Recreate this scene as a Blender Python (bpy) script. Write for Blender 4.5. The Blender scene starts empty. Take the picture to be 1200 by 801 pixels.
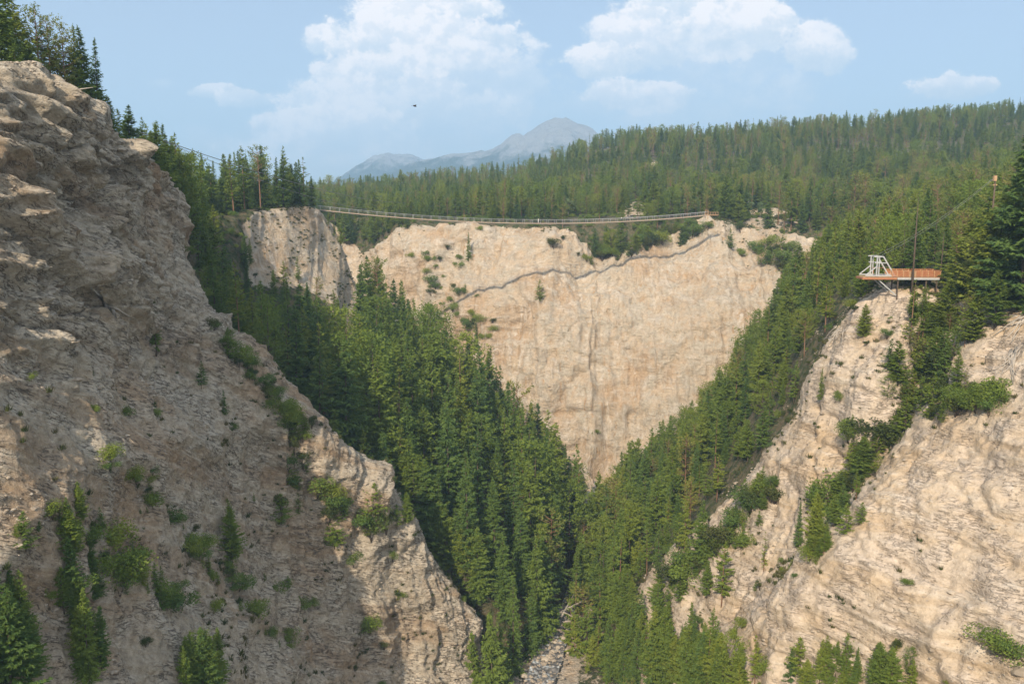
import bpy, bmesh, math, random
import numpy as np
from mathutils import Vector, Matrix
from mathutils.bvhtree import BVHTree

# ------------------------------------------------------------------ camera, sky, sun, exposure
S = bpy.context.scene
C = S.collection
FPX, W, H = 1000.0, 1200.0, 801.0
PITCH = math.atan((H/2-250.0)/FPX)
cam = bpy.data.cameras.new('camera'); cam_o = bpy.data.objects.new('camera', cam); C.objects.link(cam_o)
cam.sensor_width = 36.0; cam.lens = 36.0*FPX/W; cam.clip_end = 30000.0; cam.clip_start = 0.5
cam_o.location = (0, 0, 0); cam_o.rotation_euler = (math.pi/2-PITCH, 0, 0)
S.camera = cam_o
SUN_TO = Vector((-0.275, -0.79, 0.60)).normalized()
sun_el = math.asin(SUN_TO.z); sun_az = math.atan2(SUN_TO.x, SUN_TO.y)
sl = bpy.data.lights.new('sun', 'SUN'); sl.energy = 4.9; sl.angle = math.radians(0.6); sl.color = (1.0, 0.84, 0.64)
so = bpy.data.objects.new('sun', sl); C.objects.link(so); so.rotation_euler = SUN_TO.to_track_quat('Z', 'Y').to_euler()
S.view_settings.view_transform = 'Standard'; S.view_settings.look = 'None'
S.view_settings.exposure = 0.42; S.view_settings.gamma = 1.0
try: S.view_settings.use_curve_mapping = False
except Exception: pass
S.cycles.use_denoising = True
S.cycles.denoising_input_passes = 'RGB_ALBEDO_NORMAL'
S.cycles.max_bounces = 6; S.cycles.diffuse_bounces = 3; S.cycles.glossy_bounces = 1
S.cycles.transmission_bounces = 2; S.cycles.transparent_max_bounces = 6; S.cycles.volume_bounces = 1
S.cycles.use_adaptive_sampling = False

class NT:
    """small helper for writing node trees"""
    def __init__(s, tree): s.t = tree; s.n = tree.nodes; s.l = tree.links; s.n.clear()
    def add(s, typ, **kw):
        n = s.n.new(typ)
        for k, v in kw.items():
            if hasattr(n, k) and not k.startswith('i_'): setattr(n, k, v)
        return n
    def set(s, n, key, v):
        if isinstance(v, bpy.types.NodeSocket): s.l.new(v, n.inputs[key])
        elif v is not None: n.inputs[key].default_value = v
    def math(s, op, a, b=None, c=None, clamp=False):
        n = s.n.new('ShaderNodeMath'); n.operation = op; n.use_clamp = clamp
        s.set(n, 0, a); s.set(n, 1, b); s.set(n, 2, c); return n.outputs[0]
    def vmath(s, op, a, b=None, sc=None):
        n = s.n.new('ShaderNodeVectorMath'); n.operation = op
        s.set(n, 0, a); s.set(n, 1, b)
        if sc is not None: s.set(n, 'Scale', sc)
        return n.outputs['Value'] if op in ('DOT_PRODUCT', 'LENGTH') else n.outputs['Vector']
    def noise(s, vec, scale, detail=4, rough=0.55, dist=0.0, lac=2.0, typ=None):
        n = s.n.new('ShaderNodeTexNoise')
        if typ: n.noise_type = typ
        s.set(n, 'Vector', vec); s.set(n, 'Scale', scale); s.set(n, 'Detail', detail); s.set(n, 'Roughness', rough); s.set(n, 'Distortion', dist); s.set(n, 'Lacunarity', lac)
        return n.outputs[0]
    def mapr(s, v, a, b, c=0.0, d=1.0, smooth=False):
        n = s.n.new('ShaderNodeMapRange'); n.interpolation_type = 'SMOOTHSTEP' if smooth else 'LINEAR'
        s.set(n, 0, v); s.set(n, 1, a); s.set(n, 2, b); s.set(n, 3, c); s.set(n, 4, d); return n.outputs[0]
    def mix(s, f, a, b, mode='MIX'):
        n = s.n.new('ShaderNodeMix'); n.data_type = 'RGBA'; n.blend_type = mode
        s.set(n, 0, f)
        s.set(n, 6, a if isinstance(a, bpy.types.NodeSocket) else (*a, 1)); s.set(n, 7, b if isinstance(b, bpy.types.NodeSocket) else (*b, 1))
        return n.outputs[2]
    def mapping(s, vec, scale=(1, 1, 1), rot=(0, 0, 0), loc=(0, 0, 0)):
        n = s.n.new('ShaderNodeMapping'); s.set(n, 0, vec); n.inputs['Scale'].default_value = scale; n.inputs['Rotation'].default_value = rot; n.inputs['Location'].default_value = loc
        return n.outputs[0]

world = bpy.data.worlds.new('World'); S.world = world; world.use_nodes = True
def build_sky():
    t = NT(world.node_tree)
    sky = t.n.new('ShaderNodeTexSky'); sky.sky_type = 'NISHITA'; sky.sun_disc = False
    sky.sun_elevation = sun_el; sky.sun_rotation = sun_az
    sky.air_density = 1.0; sky.dust_density = 2.2; sky.ozone_density = 1.3; sky.altitude = 900
    g = t.n.new('ShaderNodeTexCoord').outputs['Generated']
    sep = t.n.new('ShaderNodeSeparateXYZ'); t.l.new(g, sep.inputs[0])
    yy = t.math('MAXIMUM', sep.outputs[1], 0.05)
    u = t.math('DIVIDE', sep.outputs[0], yy); v = t.math('DIVIDE', sep.outputs[2], yy)
    comb = t.n.new('ShaderNodeCombineXYZ'); t.l.new(u, comb.inputs[0]); t.l.new(v, comb.inputs[1]); uv = comb.outputs[0]
    # puffs of the cumulus clouds: bearing, elevation, half width, half height (tangents), strength
    puffs = [(500,28,75,26,1),(470,60,70,35,1),(540,62,62,30,.9),(400,58,32,16,.8),(590,60,26,15,.55),(430,98,50,28,.85),(520,105,110,48,.65),(592,96,30,13,.6),
             (460,140,120,44,.7),(355,158,60,26,.85),(300,170,50,22,.6),(400,170,95,38,.75),(340,120,16,8,.6),(300,122,30,10,.75),(255,113,22,7,.7),(560,150,90,35,.35),
             (205,104,20,6,.35),
             (815,20,72,32,1),(850,45,70,30,1),(760,45,45,24,.85),(700,78,38,17,1),(745,118,58,16,.9),(800,85,70,38,.55),(885,80,60,42,.55),(940,68,34,28,.9),(915,105,50,32,.6),(820,140,150,48,.45),(330,178,80,24,.6),(430,190,70,20,.5),(600,135,70,34,.45),(520,150,120,40,.45),(250,165,50,14,.4),(755,60,60,30,.8),(690,130,40,16,.55),(1100,110,36,12,.9),(1080,118,30,7,.5)]
    dist = t.noise(t.mapping(uv, (1, 1.15, 1)), 13.0, 8, 0.66)
    distb = t.noise(t.mapping(uv, (1, 1.15, 1), loc=(-0.006, 0.012, 0)), 13.0, 8, 0.66)
    dist2 = t.noise(t.mapping(uv, (1, 1.2, 1), loc=(3, 7, 0)), 50.0, 5, 0.6)
    wob = t.math('ADD', t.math('MULTIPLY', t.math('SUBTRACT', dist, 0.5), 2.3), t.math('MULTIPLY', t.math('SUBTRACT', dist2, 0.5), 0.55))
    dens = None; top = None
    for (px, py, rx, ry, st) in puffs:
        cx, cy = (px-600)/FPX, (250-py)/FPX
        d = t.vmath('MULTIPLY', t.vmath('SUBTRACT', uv, (cx, cy, 0)), (FPX/rx/1.48, FPX/ry/1.45, 0))
        r = t.vmath('LENGTH', d)
        val = t.math('MULTIPLY', t.mapr(t.math('ADD', r, t.math('MULTIPLY', wob, -0.75 if ry > 14 else -0.95)), 0.92, 0.70 if st > .6 else 0.1, 0, 1, True), st)
        dens = val if dens is None else t.math('MAXIMUM', dens, t.math('ADD', val, t.math('MULTIPLY', dens, 0.15)))
        # sunlit shoulders: upper left of every puff
        n2 = t.n.new('ShaderNodeSeparateXYZ'); t.l.new(d, n2.inputs[0])
        tv = t.math('MULTIPLY', val, t.mapr(t.math('ADD', t.math('ADD', n2.outputs[1], t.math('MULTIPLY', n2.outputs[0], -0.3)), wob), -0.7, 0.8, 0, 1, True))
        top = tv if top is None else t.math('MAXIMUM', top, tv)
    dens = t.math('MINIMUM', dens, 1.0)
    bump = t.noise(t.mapping(uv, (1, 1.3, 1), loc=(1, 2, 0)), 20.0, 6, 0.6)
    lit = t.math('MULTIPLY', t.math('MULTIPLY', top, t.mapr(bump, 0.3, 0.7, 0.78, 1.05)), t.mapr(t.math('SUBTRACT', dist, distb), -0.05, 0.05, 0.55, 1.15), clamp=True)
    skyc = t.mix(0.58, sky.outputs[0], (2.55, 2.85, 3.3))
    # added fill light: unseen hazy sky behind the camera, sun's side, brightened
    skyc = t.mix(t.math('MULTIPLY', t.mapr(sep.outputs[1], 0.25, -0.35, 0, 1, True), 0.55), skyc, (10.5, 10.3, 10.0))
    cloud = t.mix(t.math('MULTIPLY', lit, 1.4, clamp=True), (3.9, 4.4, 4.9), (6.9, 6.3, 6.0))
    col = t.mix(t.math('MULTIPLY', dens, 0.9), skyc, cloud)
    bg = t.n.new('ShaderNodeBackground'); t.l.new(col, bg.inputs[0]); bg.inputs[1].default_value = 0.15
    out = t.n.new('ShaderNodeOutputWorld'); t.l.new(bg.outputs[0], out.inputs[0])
build_sky()

# ------------------------------------------------------------------ helpers
cP, sP = math.cos(PITCH), math.sin(PITCH)
def P(px, py, Y):
    """world point seen in the photograph at (px, py), Y metres in front of the camera"""
    a, b = (px-W/2)/FPX, (H/2-py)/FPX
    dy, dz = cP+b*sP, -sP+b*cP
    return (a*Y/dy, Y, dz*Y/dy)
def proj(p):
    p = np.asarray(p, float)
    f = p[..., 1]*cP-p[..., 2]*sP; up = p[..., 1]*sP+p[..., 2]*cP
    f = np.where(np.abs(f) < 1e-6, 1e-6, f)
    return W/2+FPX*p[..., 0]/f, H/2-FPX*up/f, f
def hsh(ix, iy, iz, seed):
    h = (ix*374761393+iy*668265263+iz*2147483647+seed*974634777) & 0xffffffff
    h = ((h ^ (h >> 13))*1274126177) & 0xffffffff
    h = ((h ^ (h >> 15))*2246822519) & 0xffffffff
    return ((h ^ (h >> 16)) & 0xffffff)/float(0xffffff)
def vnoise(p, scale, seed=0):
    q = np.asarray(p, float)*np.asarray(scale, float)
    i = np.floor(q).astype(np.int64); f = q-i; f = f*f*f*(f*(f*6-15)+10)
    r = 0.0
    for dx in (0, 1):
        wx = f[..., 0] if dx else 1-f[..., 0]
        for dy in (0, 1):
            wy = f[..., 1] if dy else 1-f[..., 1]
            for dz in (0, 1):
                wz = f[..., 2] if dz else 1-f[..., 2]
                r = r+wx*wy*wz*hsh(i[..., 0]+dx, i[..., 1]+dy, i[..., 2]+dz, seed)
    return r*2-1
def fbm(p, scale, oct=4, gain=0.5, seed=0, ridged=False):
    s = np.asarray(scale, float)*np.ones(3); a = 1.0; r = 0.0; tot = 0.0
    for k in range(oct):
        n = vnoise(p, s, seed+k*17)
        if ridged: n = 1-2*np.abs(n)
        r = r+a*n; tot += a; a *= gain; s = s*2.03
    return r/tot
def sstep(x, a, b):
    t = np.clip((x-a)/(b-a), 0, 1); return t*t*(3-2*t)
def catmull(G, counts, axis):
    G = np.moveaxis(G, axis, 0); n = G.shape[0]; out = []; par = []
    for i in range(n-1):
        p0 = G[i-1] if i > 0 else 2*G[0]-G[1]
        p1, p2 = G[i], G[i+1]
        p3 = G[i+2] if i+2 < n else 2*G[-1]-G[-2]
        m = counts[i]
        t = np.arange(m)/m
        if i == n-2: t = np.append(t, 1.0)
        t = t.reshape((-1,)+(1,)*(G.ndim-1))
        m1, m2 = 0.42*(p2-p0), 0.42*(p3-p1)
        # limit tangents so uneven spacing does not overshoot
        L = np.linalg.norm(p2-p1, axis=-1, keepdims=True)
        for mm in (m1, m2):
            l = np.linalg.norm(mm, axis=-1, keepdims=True)+1e-9
            mm *= np.minimum(1, 1.0*L/l)
        h00 = 2*t**3-3*t**2+1; h10 = t**3-2*t**2+t; h01 = -2*t**3+3*t**2; h11 = t**3-t**2
        out.append(h00*p1+h10*m1+h01*p2+h11*m2); par.append(i+t.reshape(-1))
    return np.moveaxis(np.concatenate(out), 0, axis), np.concatenate(par)
def counts_for(G, axis, res):
    D = np.linalg.norm(np.diff(G, axis=axis), axis=-1)
    o = 1-axis
    L = np.sort(D, axis=o); L = np.take(L, int(L.shape[o]*0.6), axis=o)
    res = np.broadcast_to(np.asarray(res, float), L.shape)
    return [max(2, int(round(l/r))) for l, r in zip(L, res)]
def normals(A):
    du = np.gradient(A, axis=1); dv = np.gradient(A, axis=0)
    n = np.cross(du, dv); return n/(np.linalg.norm(n, axis=-1, keepdims=True)+1e-9)
def patch(rows, resr, resc, flip=1):
    G = np.array(rows, float)
    A, vr = catmull(G, counts_for(G, 0, resr), 0)
    cc = counts_for(G, 1, resc)
    A, uc = catmull(A, cc, 1)
    N = normals(A)*flip
    V, U = np.meshgrid(vr, uc, indexing='ij')
    return A, N, U, V
def grid_mesh(name, A, mat, veg=None, kind='structure'):
    n, m = A.shape[:2]
    me = bpy.data.meshes.new(name)
    idx = np.arange(n*m).reshape(n, m)
    q = np.stack([idx[:-1, :-1], idx[:-1, 1:], idx[1:, 1:], idx[1:, :-1]], -1).reshape(-1, 4)
    me.vertices.add(n*m); me.vertices.foreach_set('co', A.reshape(-1).astype(np.float32))
    me.loops.add(q.size); me.loops.foreach_set('vertex_index', q.reshape(-1).astype(np.int32))
    me.polygons.add(len(q)); me.polygons.foreach_set('loop_start', np.arange(0, q.size, 4, dtype=np.int32))
    me.polygons.foreach_set('loop_total', np.full(len(q), 4, np.int32))
    me.polygons.foreach_set('use_smooth', np.ones(len(q), bool))
    me.update(calc_edges=True)
    if veg is not None:
        a = me.attributes.new('veg', 'FLOAT', 'POINT'); a.data.foreach_set('value', veg.reshape(-1).astype(np.float32))
    me.materials.append(mat)
    o = bpy.data.objects.new(name, me); C.objects.link(o)
    if kind: o['kind'] = kind
    return o

# ------------------------------------------------------------------ ground materials
def new_mat(name):
    m = bpy.data.materials.new(name); m.use_nodes = True; return m, NT(m.node_tree)
def finish(t, col, rough=0.95, height=None, bdist=0.3, strength=1.0, spec=0.15):
    b = t.n.new('ShaderNodeBsdfPrincipled'); t.set(b, 'Base Color', col if isinstance(col, bpy.types.NodeSocket) else (*col, 1)); t.set(b, 'Roughness', rough); t.set(b, 'Specular IOR Level', spec)
    if height is not None:
        bp = t.n.new('ShaderNodeBump'); t.set(bp, 'Height', height); bp.inputs['Distance'].default_value = bdist; bp.inputs['Strength'].default_value = strength
        t.l.new(bp.outputs[0], b.inputs['Normal'])
    o = t.n.new('ShaderNodeOutputMaterial'); t.l.new(b.outputs[0], o.inputs[0]); return b
def rock_mat(name, base, alt, red, pale, dark, bed=(0, 0, 1), thick=1.0, runnel=0.0, bump=0.5, crack=0.5, redamt=0.5, soil=(0.16, 0.13, 0.08), lines=1.0):
    m, t = new_mat(name)
    p = t.n.new('ShaderNodeTexCoord').outputs['Object']
    warp = t.n.new('ShaderNodeTexNoise'); t.set(warp, 'Vector', p); t.set(warp, 'Scale', 0.06); t.set(warp, 'Detail', 3.0)
    pw = t.vmath('ADD', p, t.vmath('SCALE', t.vmath('SUBTRACT', warp.outputs['Color'], (0.5, 0.5, 0.5)), sc=3.2))
    bn = Vector(bed).normalized()
    def bedded(a, b):
        d = t.vmath('DOT_PRODUCT', pw, tuple(bn))
        k = t.n.new('ShaderNodeVectorMath'); k.operation = 'SCALE'; k.inputs[0].default_value = tuple(bn); t.l.new(t.math('MULTIPLY', d, b-a), k.inputs['Scale'])
        return t.vmath('ADD', t.vmath('SCALE', pw, sc=a), k.outputs[0])
    band = t.noise(bedded(0.03, 0.30/thick), 1.0, 3, 0.55)
    big = t.noise(p, 0.04, 4, 0.62)
    mid = t.noise(pw, 0.22, 5, 0.68)
    fine = t.noise(p, 1.1, 6, 0.75)
    strata = t.noise(bedded(0.10, 0.9/thick), 1.0, 4, 0.65)
    s2 = t.noise(bedded(0.38, 2.3/thick), 1.0, 3, 0.6)
    col = t.mix(t.mapr(mid, 0.40, 0.60, 0, 1, True), base, alt)
    col = t.mix(t.math('MULTIPLY', t.mapr(big, 0.48, 0.64, 0, 1, True), redamt), col, red)
    col = t.mix(t.math('MULTIPLY', t.mapr(strata, 0.53, 0.66, 0, 1, True), 0.6), col, pale)
    col = t.mix(t.math('MULTIPLY', t.mapr(strata, 0.46, 0.34, 0, 1, True), 0.45*redamt), col, red)
    col = t.mix(t.math('MULTIPLY', t.mapr(band, 0.50, 0.60, 0, 1, True), 0.5*lines), col, alt)
    col = t.mix(t.math('MULTIPLY', t.mapr(band, 0.46, 0.38, 0, 1, True), 0.4*lines), col, tuple(q*.72 for q in red))
    # thin broken bedding joints
    jl = t.mapr(t.math('ABSOLUTE', t.math('SUBTRACT', s2, 0.5)), 0.0, 0.035, 1, 0)
    jm = t.mapr(t.noise(p, 0.22, 4, 0.7), 0.44, 0.56, 0, 1, True)
    joint = t.math('MULTIPLY', t.math('MULTIPLY', jl, jm), lines)
    col = t.mix(t.math('MULTIPLY', joint, crack), col, dark)
    if runnel > 0:
        rv = t.noise(t.mapping(pw, (0.5, 0.5, 0.04)), 1.0, 5, 0.65)
        ra = t.mapr(t.noise(p, 0.05, 3, 0.6), 0.4, 0.6, 0.25, 1.0)
        col = t.mix(t.math('MULTIPLY', t.math('MULTIPLY', t.mapr(rv, 0.5, 0.68, 0, 1, True), runnel), ra), col, pale)
        col = t.mix(t.math('MULTIPLY', t.math('MULTIPLY', t.mapr(rv, 0.45, 0.3, 0, 1, True), runnel), ra), col, red)
    col = t.mix(t.mapr(fine, 0.56, 0.30, 0.0, 0.55), col, dark)
    col = t.mix(t.mapr(fine, 0.55, 0.75, 0.0, 0.5), col, pale)
    at = t.n.new('ShaderNodeAttribute'); at.attribute_name = 'veg'
    vm = t.mapr(t.math('ADD', at.outputs['Fac'], t.math('MULTIPLY', t.math('SUBTRACT', t.noise(p, 0.7, 5, 0.7), 0.5), 1.1)), 0.42, 0.6, 0, 1, True)
    sg = t.mix(t.mapr(t.noise(p, 0.35, 4, 0.7), 0.42, 0.6, 0, 1), soil, (0.055, 0.075, 0.028))
    col = t.mix(vm, col, sg)
    h = t.math('ADD', t.math('MULTIPLY', strata, 1.2), t.math('ADD', t.math('MULTIPLY', fine, 0.9), t.math('ADD', t.math('MULTIPLY', joint, -0.35), t.math('MULTIPLY', mid, 1.2))))
    if runnel > 0: h = t.math('ADD', h, t.math('MULTIPLY', rv, runnel))
    finish(t, col, 0.95, h, bump, 1.0)
    return m
M = {}
M['near_rock'] = rock_mat('grey_brown_rock', (0.47, 0.395, 0.295), (0.58, 0.515, 0.415), (0.44, 0.285, 0.16), (0.68, 0.60, 0.49), (0.12, 0.095, 0.075),
                          bed=(0.1, 0.5, 0.85), thick=1.3, bump=1.0, crack=0.8, redamt=0.6)
M['far_rock'] = rock_mat('tan_clay_cliff', (0.58, 0.465, 0.335), (0.53, 0.475, 0.385), (0.50, 0.33, 0.19), (0.67, 0.60, 0.51), (0.30, 0.22, 0.15),
                         thick=2.6, runnel=0.95, bump=1.3, crack=0.5, redamt=0.6, lines=0.3)
M['right_rock'] = rock_mat('layered_buff_cliff', (0.55, 0.45, 0.335), (0.54, 0.455, 0.37), (0.53, 0.375, 0.215), (0.63, 0.56, 0.465), (0.22, 0.17, 0.12),
                           bed=(0.05, 0.12, 1), thick=1.1, bump=0.4, crack=0.4, redamt=0.5)
M['soil'] = rock_mat('forest_soil', (0.42, 0.31, 0.20), (0.40, 0.30, 0.21), (0.36, 0.22, 0.13), (0.5, 0.42, 0.32), (0.2, 0.15, 0.1), bump=0.5)

# ------------------------------------------------------------------ terrain: left cliff
def flute(Pm, dirv, wl, seed, stretch=0.12):
    """ribs that run down the slope: noise along a horizontal direction, stretched downhill"""
    c = Pm[..., 0]*dirv[0]+Pm[..., 1]*dirv[1]
    q = np.stack([c/wl, Pm[..., 2]*stretch/wl, np.zeros_like(c)], -1)
    return fbm(q, 1.0, 4, 0.5, seed, True)
rowsA = [
 [(-190,-220,24),(-210,-60,20),(-190,60,20),(-165,95,21),(-160,125,17),(-155,150,13),(-150,180,9),(-150,205,4),(-150,235,0)],
 [(-95,-160,14),(-100,-50,18),(-88,42,20),P(0,86,110),P(100,137,128),P(165,178,145),P(203,220,165),P(205,248,190),P(232,262,230)],
 [(-84,-155,0),(-88,-45,4),P(-250,120,84),P(0,180,104),P(92,215,122),P(162,245,140),P(213,300,158),P(225,322,186),P(262,332,228)],
 [(-74,-150,-20),(-78,-40,-10),P(-250,300,79),P(0,335,99),P(92,345,115),P(172,345,136),P(240,366,156),P(262,400,183),P(300,420,222)],
 [(-66,-145,-40),(-68,-35,-26),P(-250,480,72),P(0,470,92),P(112,470,109),P(240,455,140),P(334,472,157),P(355,500,182),P(380,520,218)],
 [(-48,-140,-58),(-52,-30,-40),P(-250,620,66),P(0,600,86),P(135,600,104),P(300,560,148),P(452,585,166),P(470,610,186),P(485,645,215)],
 [(-42,-135,-75),(-46,-25,-58),P(-250,760,61),P(0,730,80),P(155,730,97),P(340,690,148),P(520,695,172),P(540,720,188),P(560,760,205)],
 [(-36,-130,-90),(-40,-20,-76),P(-250,900,57),P(0,880,74),P(165,870,90),P(405,830,146),P(560,800,174),P(580,830,186),P(600,860,200)],
 [(-28,-125,-104),(-30,-15,-100),P(-250,1150,52),P(0,1130,66),P(200,1100,80),P(450,1050,118),P(590,920,150),P(620,930,175),P(645,930,195)],
]
A, N, U, V = patch(rowsA, [4,.25,.25,.25,.25,.25,.28,1.2], [5,2.5,.6,.25,.25,.25,.6,1.5], flip=-1)
print('A', A.shape, 'normal mean', N[A.shape[0]//2].mean(0))
def cracks(p, scale, seed, sharp=9):
    return -np.power(1-np.abs(fbm(p, scale, 2, .5, seed)), sharp)
def dispA(A, N, U, V):
    face = sstep(V, 0.85, 1.25)
    lit = sstep(U, 4.6, 5.6)*sstep(V, 4.0, 4.8)*(1-sstep(U, 6.0, 6.4))
    up = (1-sstep(V, 3.0, 4.2))
    warp = np.stack([fbm(A, 1/14., 3, .5, 5), fbm(A, 1/14., 3, .5, 6), fbm(A, 1/14., 3, .5, 7)], -1)
    Aw = A+warp*4
    d = fbm(Aw, 1/24., 5, .5, 11, True)*3.4
    d += up*(fbm(Aw, (1/9., 1/9., 1/6.), 4, .5, 21, True)*3.2)
    # bedding steps
    s = A@np.array([0.1, 0.5, 0.85])+fbm(A, 1/20., 3, .5, 31)*5
    st = np.stack([s/3.2, fbm(A, 1/16., 2, .5, 8)*1.2, np.zeros_like(s)], -1)
    d += (0.22+1.1*up)*np.tanh(vnoise(st, 1.0, 41)*3.5)*1.0+(0.2+.7*up)*np.tanh(vnoise(st*3.1, 1.0, 42)*3)*0.5
    d += fbm(Aw, 1/4.5, 4, .55, 51, True)*(0.45+.95*up+.45*lit)+fbm(A, 1/1.4, 3, .6, 61, True)*(.16+.36*up+.1*lit)
    d += cracks(np.stack([s/5., A[..., 1]/16., A[..., 2]/30.], -1), 1.0, 65)*(.35+1.8*up)+cracks(Aw/6., 1.0, 66, 14)*(.25+1.5*up)
    d += cracks(np.stack([s/1.6, A[..., 1]/9., A[..., 2]/16.], -1), 1.0, 67, 7)*(.1+.35*up)
    fl = flute(A+warp*2.2, (0.80, 0.60), 8.5, 71, 0.05)
    d += (0.35*sstep(V,3.5,5)+1.0*lit)*fl*2.9
    edge = (1-sstep(U, 5.8, 7.0)*0.6)*(1-.5*sstep(U, 4.4, 5.4)*(1-sstep(V, 2.6, 3.6)))
    d -= 1.6*sstep(U, 4.2, 5.2)*(1-sstep(V, 2.6, 3.6))
    return A+N*(d*face*edge)[..., None]+np.stack([0*U, 0*U, (1-face)*fbm(A, 1/10., 4, .5, 3)*0.8], -1)
A2 = dispA(A, N, U, V)
vegA = np.clip((1-sstep(V, 0.8, 1.02)) + sstep(U, 6.15, 6.6), 0, 1)*0.9
o_A = grid_mesh('canyon_cliff', A2, M['near_rock'], vegA); PA = (A2, U, V)

# ------------------------------------------------------------------ terrain: wooded spur and valley side
rowsB = [
 [(-200,350,-20),(-100,340,-40),(-80,335,-50),(-66,335,-62),(-56,335,-70),(-46,335,-80),(-28,330,-88),(-4,315,-94),(15,292,-100),(24,285,-103)],
 [(-200,322,-2),(-100,312,-3),(-80,310,-6),(-66,308,-14),(-58,314,-30),(-48,318,-48),(-30,314,-66),(-5,295,-82),(14,270,-94),(22,264,-100)],
 [(-200,265,2),P(250,257,270),P(335,244,280),P(374,247,290),P(398,290,297),P(425,352,300),P(480,430,292),P(570,510,268),P(652,600,247),P(682,665,240)],
 [(-200,225,0),P(235,262,240),P(298,263,262),P(358,264,282),P(385,303,288),P(408,357,286),P(460,440,266),P(560,530,243),P(643,620,227),P(674,690,223)],
 [(-190,200,-12),P(240,335,225),P(300,335,250),P(350,337,268),P(378,352,270),P(400,392,264),P(440,470,242),P(540,560,222),P(632,655,211),P(664,720,211)],
 [(-180,185,-30),P(262,420,205),P(302,430,217),P(350,440,223),P(380,450,224),P(402,470,221),P(442,522,211),P(530,610,201),P(615,700,196),P(650,750,199)],
 [(-165,175,-48),P(320,490,185),P(345,495,190),P(382,505,193),P(410,520,193),P(432,540,191),P(472,580,189),P(540,655,186),P(602,745,183),P(632,790,188)],
 [(-150,185,-64),P(360,565,178),P(390,575,180),P(420,590,182),P(442,605,184),P(462,625,186),P(500,665,188),P(548,725,186),P(592,800,177),P(622,840,181)],
 [(-140,180,-98),P(400,800,172),P(410,810,174),P(425,815,176),P(440,820,178),P(462,825,180),P(495,830,182),P(535,850,180),P(575,870,163),P(612,900,167)],
]
A, N, U, V = patch(rowsB, [2,1.2,.7,.6,1,1.4,1.6,2], [4,1,.6,.6,.6,.8,1.2,1.2,1.2], flip=-1)
print('B', A.shape, 'normal mean', N.reshape(-1, 3).mean(0))
bareB = sstep(U, 1.55, 1.95)*(1-sstep(U, 5.0, 5.5))*(sstep(V, 1.0, 1.3) if False else sstep(V, 2.1, 2.35))*(1-sstep(V, 3.9, 4.15))
bareB = np.maximum(bareB, sstep(U, 2.7, 3.0)*(1-sstep(U, 5.2, 5.8))*(1-sstep(V, 2.0, 2.5)))
d = fbm(A, 1/18., 4, .5, 101, True)*1.6*(1-bareB)+bareB*(flute(A, (0.9, 0.1), 7.0, 110, 0.06)*1.5+fbm(A, 1/3., 3, .5, 120)*0.5)
d = d*sstep(V, 1.8, 2.15)+(1-sstep(V, 1.8, 2.15))*bareB*flute(A, (0.3, .9), 8., 111, .05)*1.2
A2 = A+N*d[..., None]
o_B = grid_mesh('wooded_slope', A2, M['far_rock'], np.clip(1-bareB, 0, 1)*.95); PB = (A2, U, V)

# ------------------------------------------------------------------ terrain: far cliff, plateau and ridge
cx = [-250, 330, 398, 430, 472, 560, 640, 700, 752, 830, 900, 960, 1040, 1150, 1350]
rimP = [(-260,400,0)]+[P(*a) for a in [(330,262,440),(398,272,428),(432,300,405),(474,274,382),(560,266,373),(640,269,369),(700,302,364),(752,292,367),(830,258,368),(900,280,364),(960,288,360),(1040,300,350),(1150,310,340),(1350,320,320)]]
baseY = [360,385,372,350,335,322,314,308,304,300,297,295,290,285,280]
rimP = np.array(rimP); n = len(rimP)
baseX = rimP[:, 0]*0.93; baseX[0] = -255
base = np.array([(baseX[i]+(4 if 5 <= i <= 7 else 0), baseY[i], -106) for i in range(n)])
base[7] = P(700, 590, 308); base[6] = (14, 312, -103)
def lerp(a, b, t): return a*(1-t)+b*t
prof = [(0.0, 0.0), (0.36, 0.24), (0.66, 0.52), (0.86, 0.80)]
rowsC = [base+np.array([0, -45, -2.0])]
base[:, 2] += 3
for (tz, ty) in prof:
    r = base.copy(); r[:, :2] = lerp(base[:, :2], rimP[:, :2], ty); r[:, 2] = lerp(base[:, 2], rimP[:, 2], tz); rowsC.append(r)
rowsC.append(rimP)
ridge_py = [235,234,230,228,226,216,198,176,170,168,164,158,148,138,128]
def hill(Y, tpy, wob=0):   # row of the hillside at distance Y, tpy = picture height its ground reaches
    return np.array([P(cx[i] if i else -600, tpy[i], Y) for i in range(n)])
def plat(dy, z):
    r = rimP.copy(); r[:, 0] = rimP[:, 0]*(1+dy/360.); r[:, 1] += dy; r[:, 2] = np.maximum(r[:, 2]*.8, -3+0*r[:, 2])*0.4+z; return r
rowsC.append(plat(14, -1.2))
rowsC.append(hill(430, [262,260,258,258,257,255,254,254,252,250,252,254,252,240,230]))
rowsC.append(hill(500, [250,248,247,246,245,242,238,232,228,226,224,222,215,205,195]))
rowsC.append(hill(580, [243,241,239,238,236,230,220,208,204,200,196,192,184,172,165]))
rowsC.append(hill(680, [238,236,233,232,229,221,205,184,178,174,170,165,156,146,138]))
rowsC.append(hill(740, ridge_py))
rowsC.append(hill(820, [235,234,231,229,227,218,202,182,176,174,170,165,155,146,136]))
rowsC.append(hill(1300, [262,262,262,262,262,262,262,262,262,262,262,262,262,262,262]))
rowsC[-1][:, 0] *= 1.15
A, N, U, V = patch(rowsC, [3,.8,.6,.6,.6,1,3,6,6,6,6,8,20], [8,2,1,.8,.8,.8,.8,.8,.8,.8,.9,1.5,3,5], flip=1)
print('C', A.shape, 'normal mean', N[:100].reshape(-1, 3).mean(0))
V = V-1.0
cl = 1-sstep(V, 3.9, 4.15)
warp = np.stack([fbm(A, 1/30., 3, .5, 205), fbm(A, 1/30., 3, .5, 206), 0*U], -1)
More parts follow.
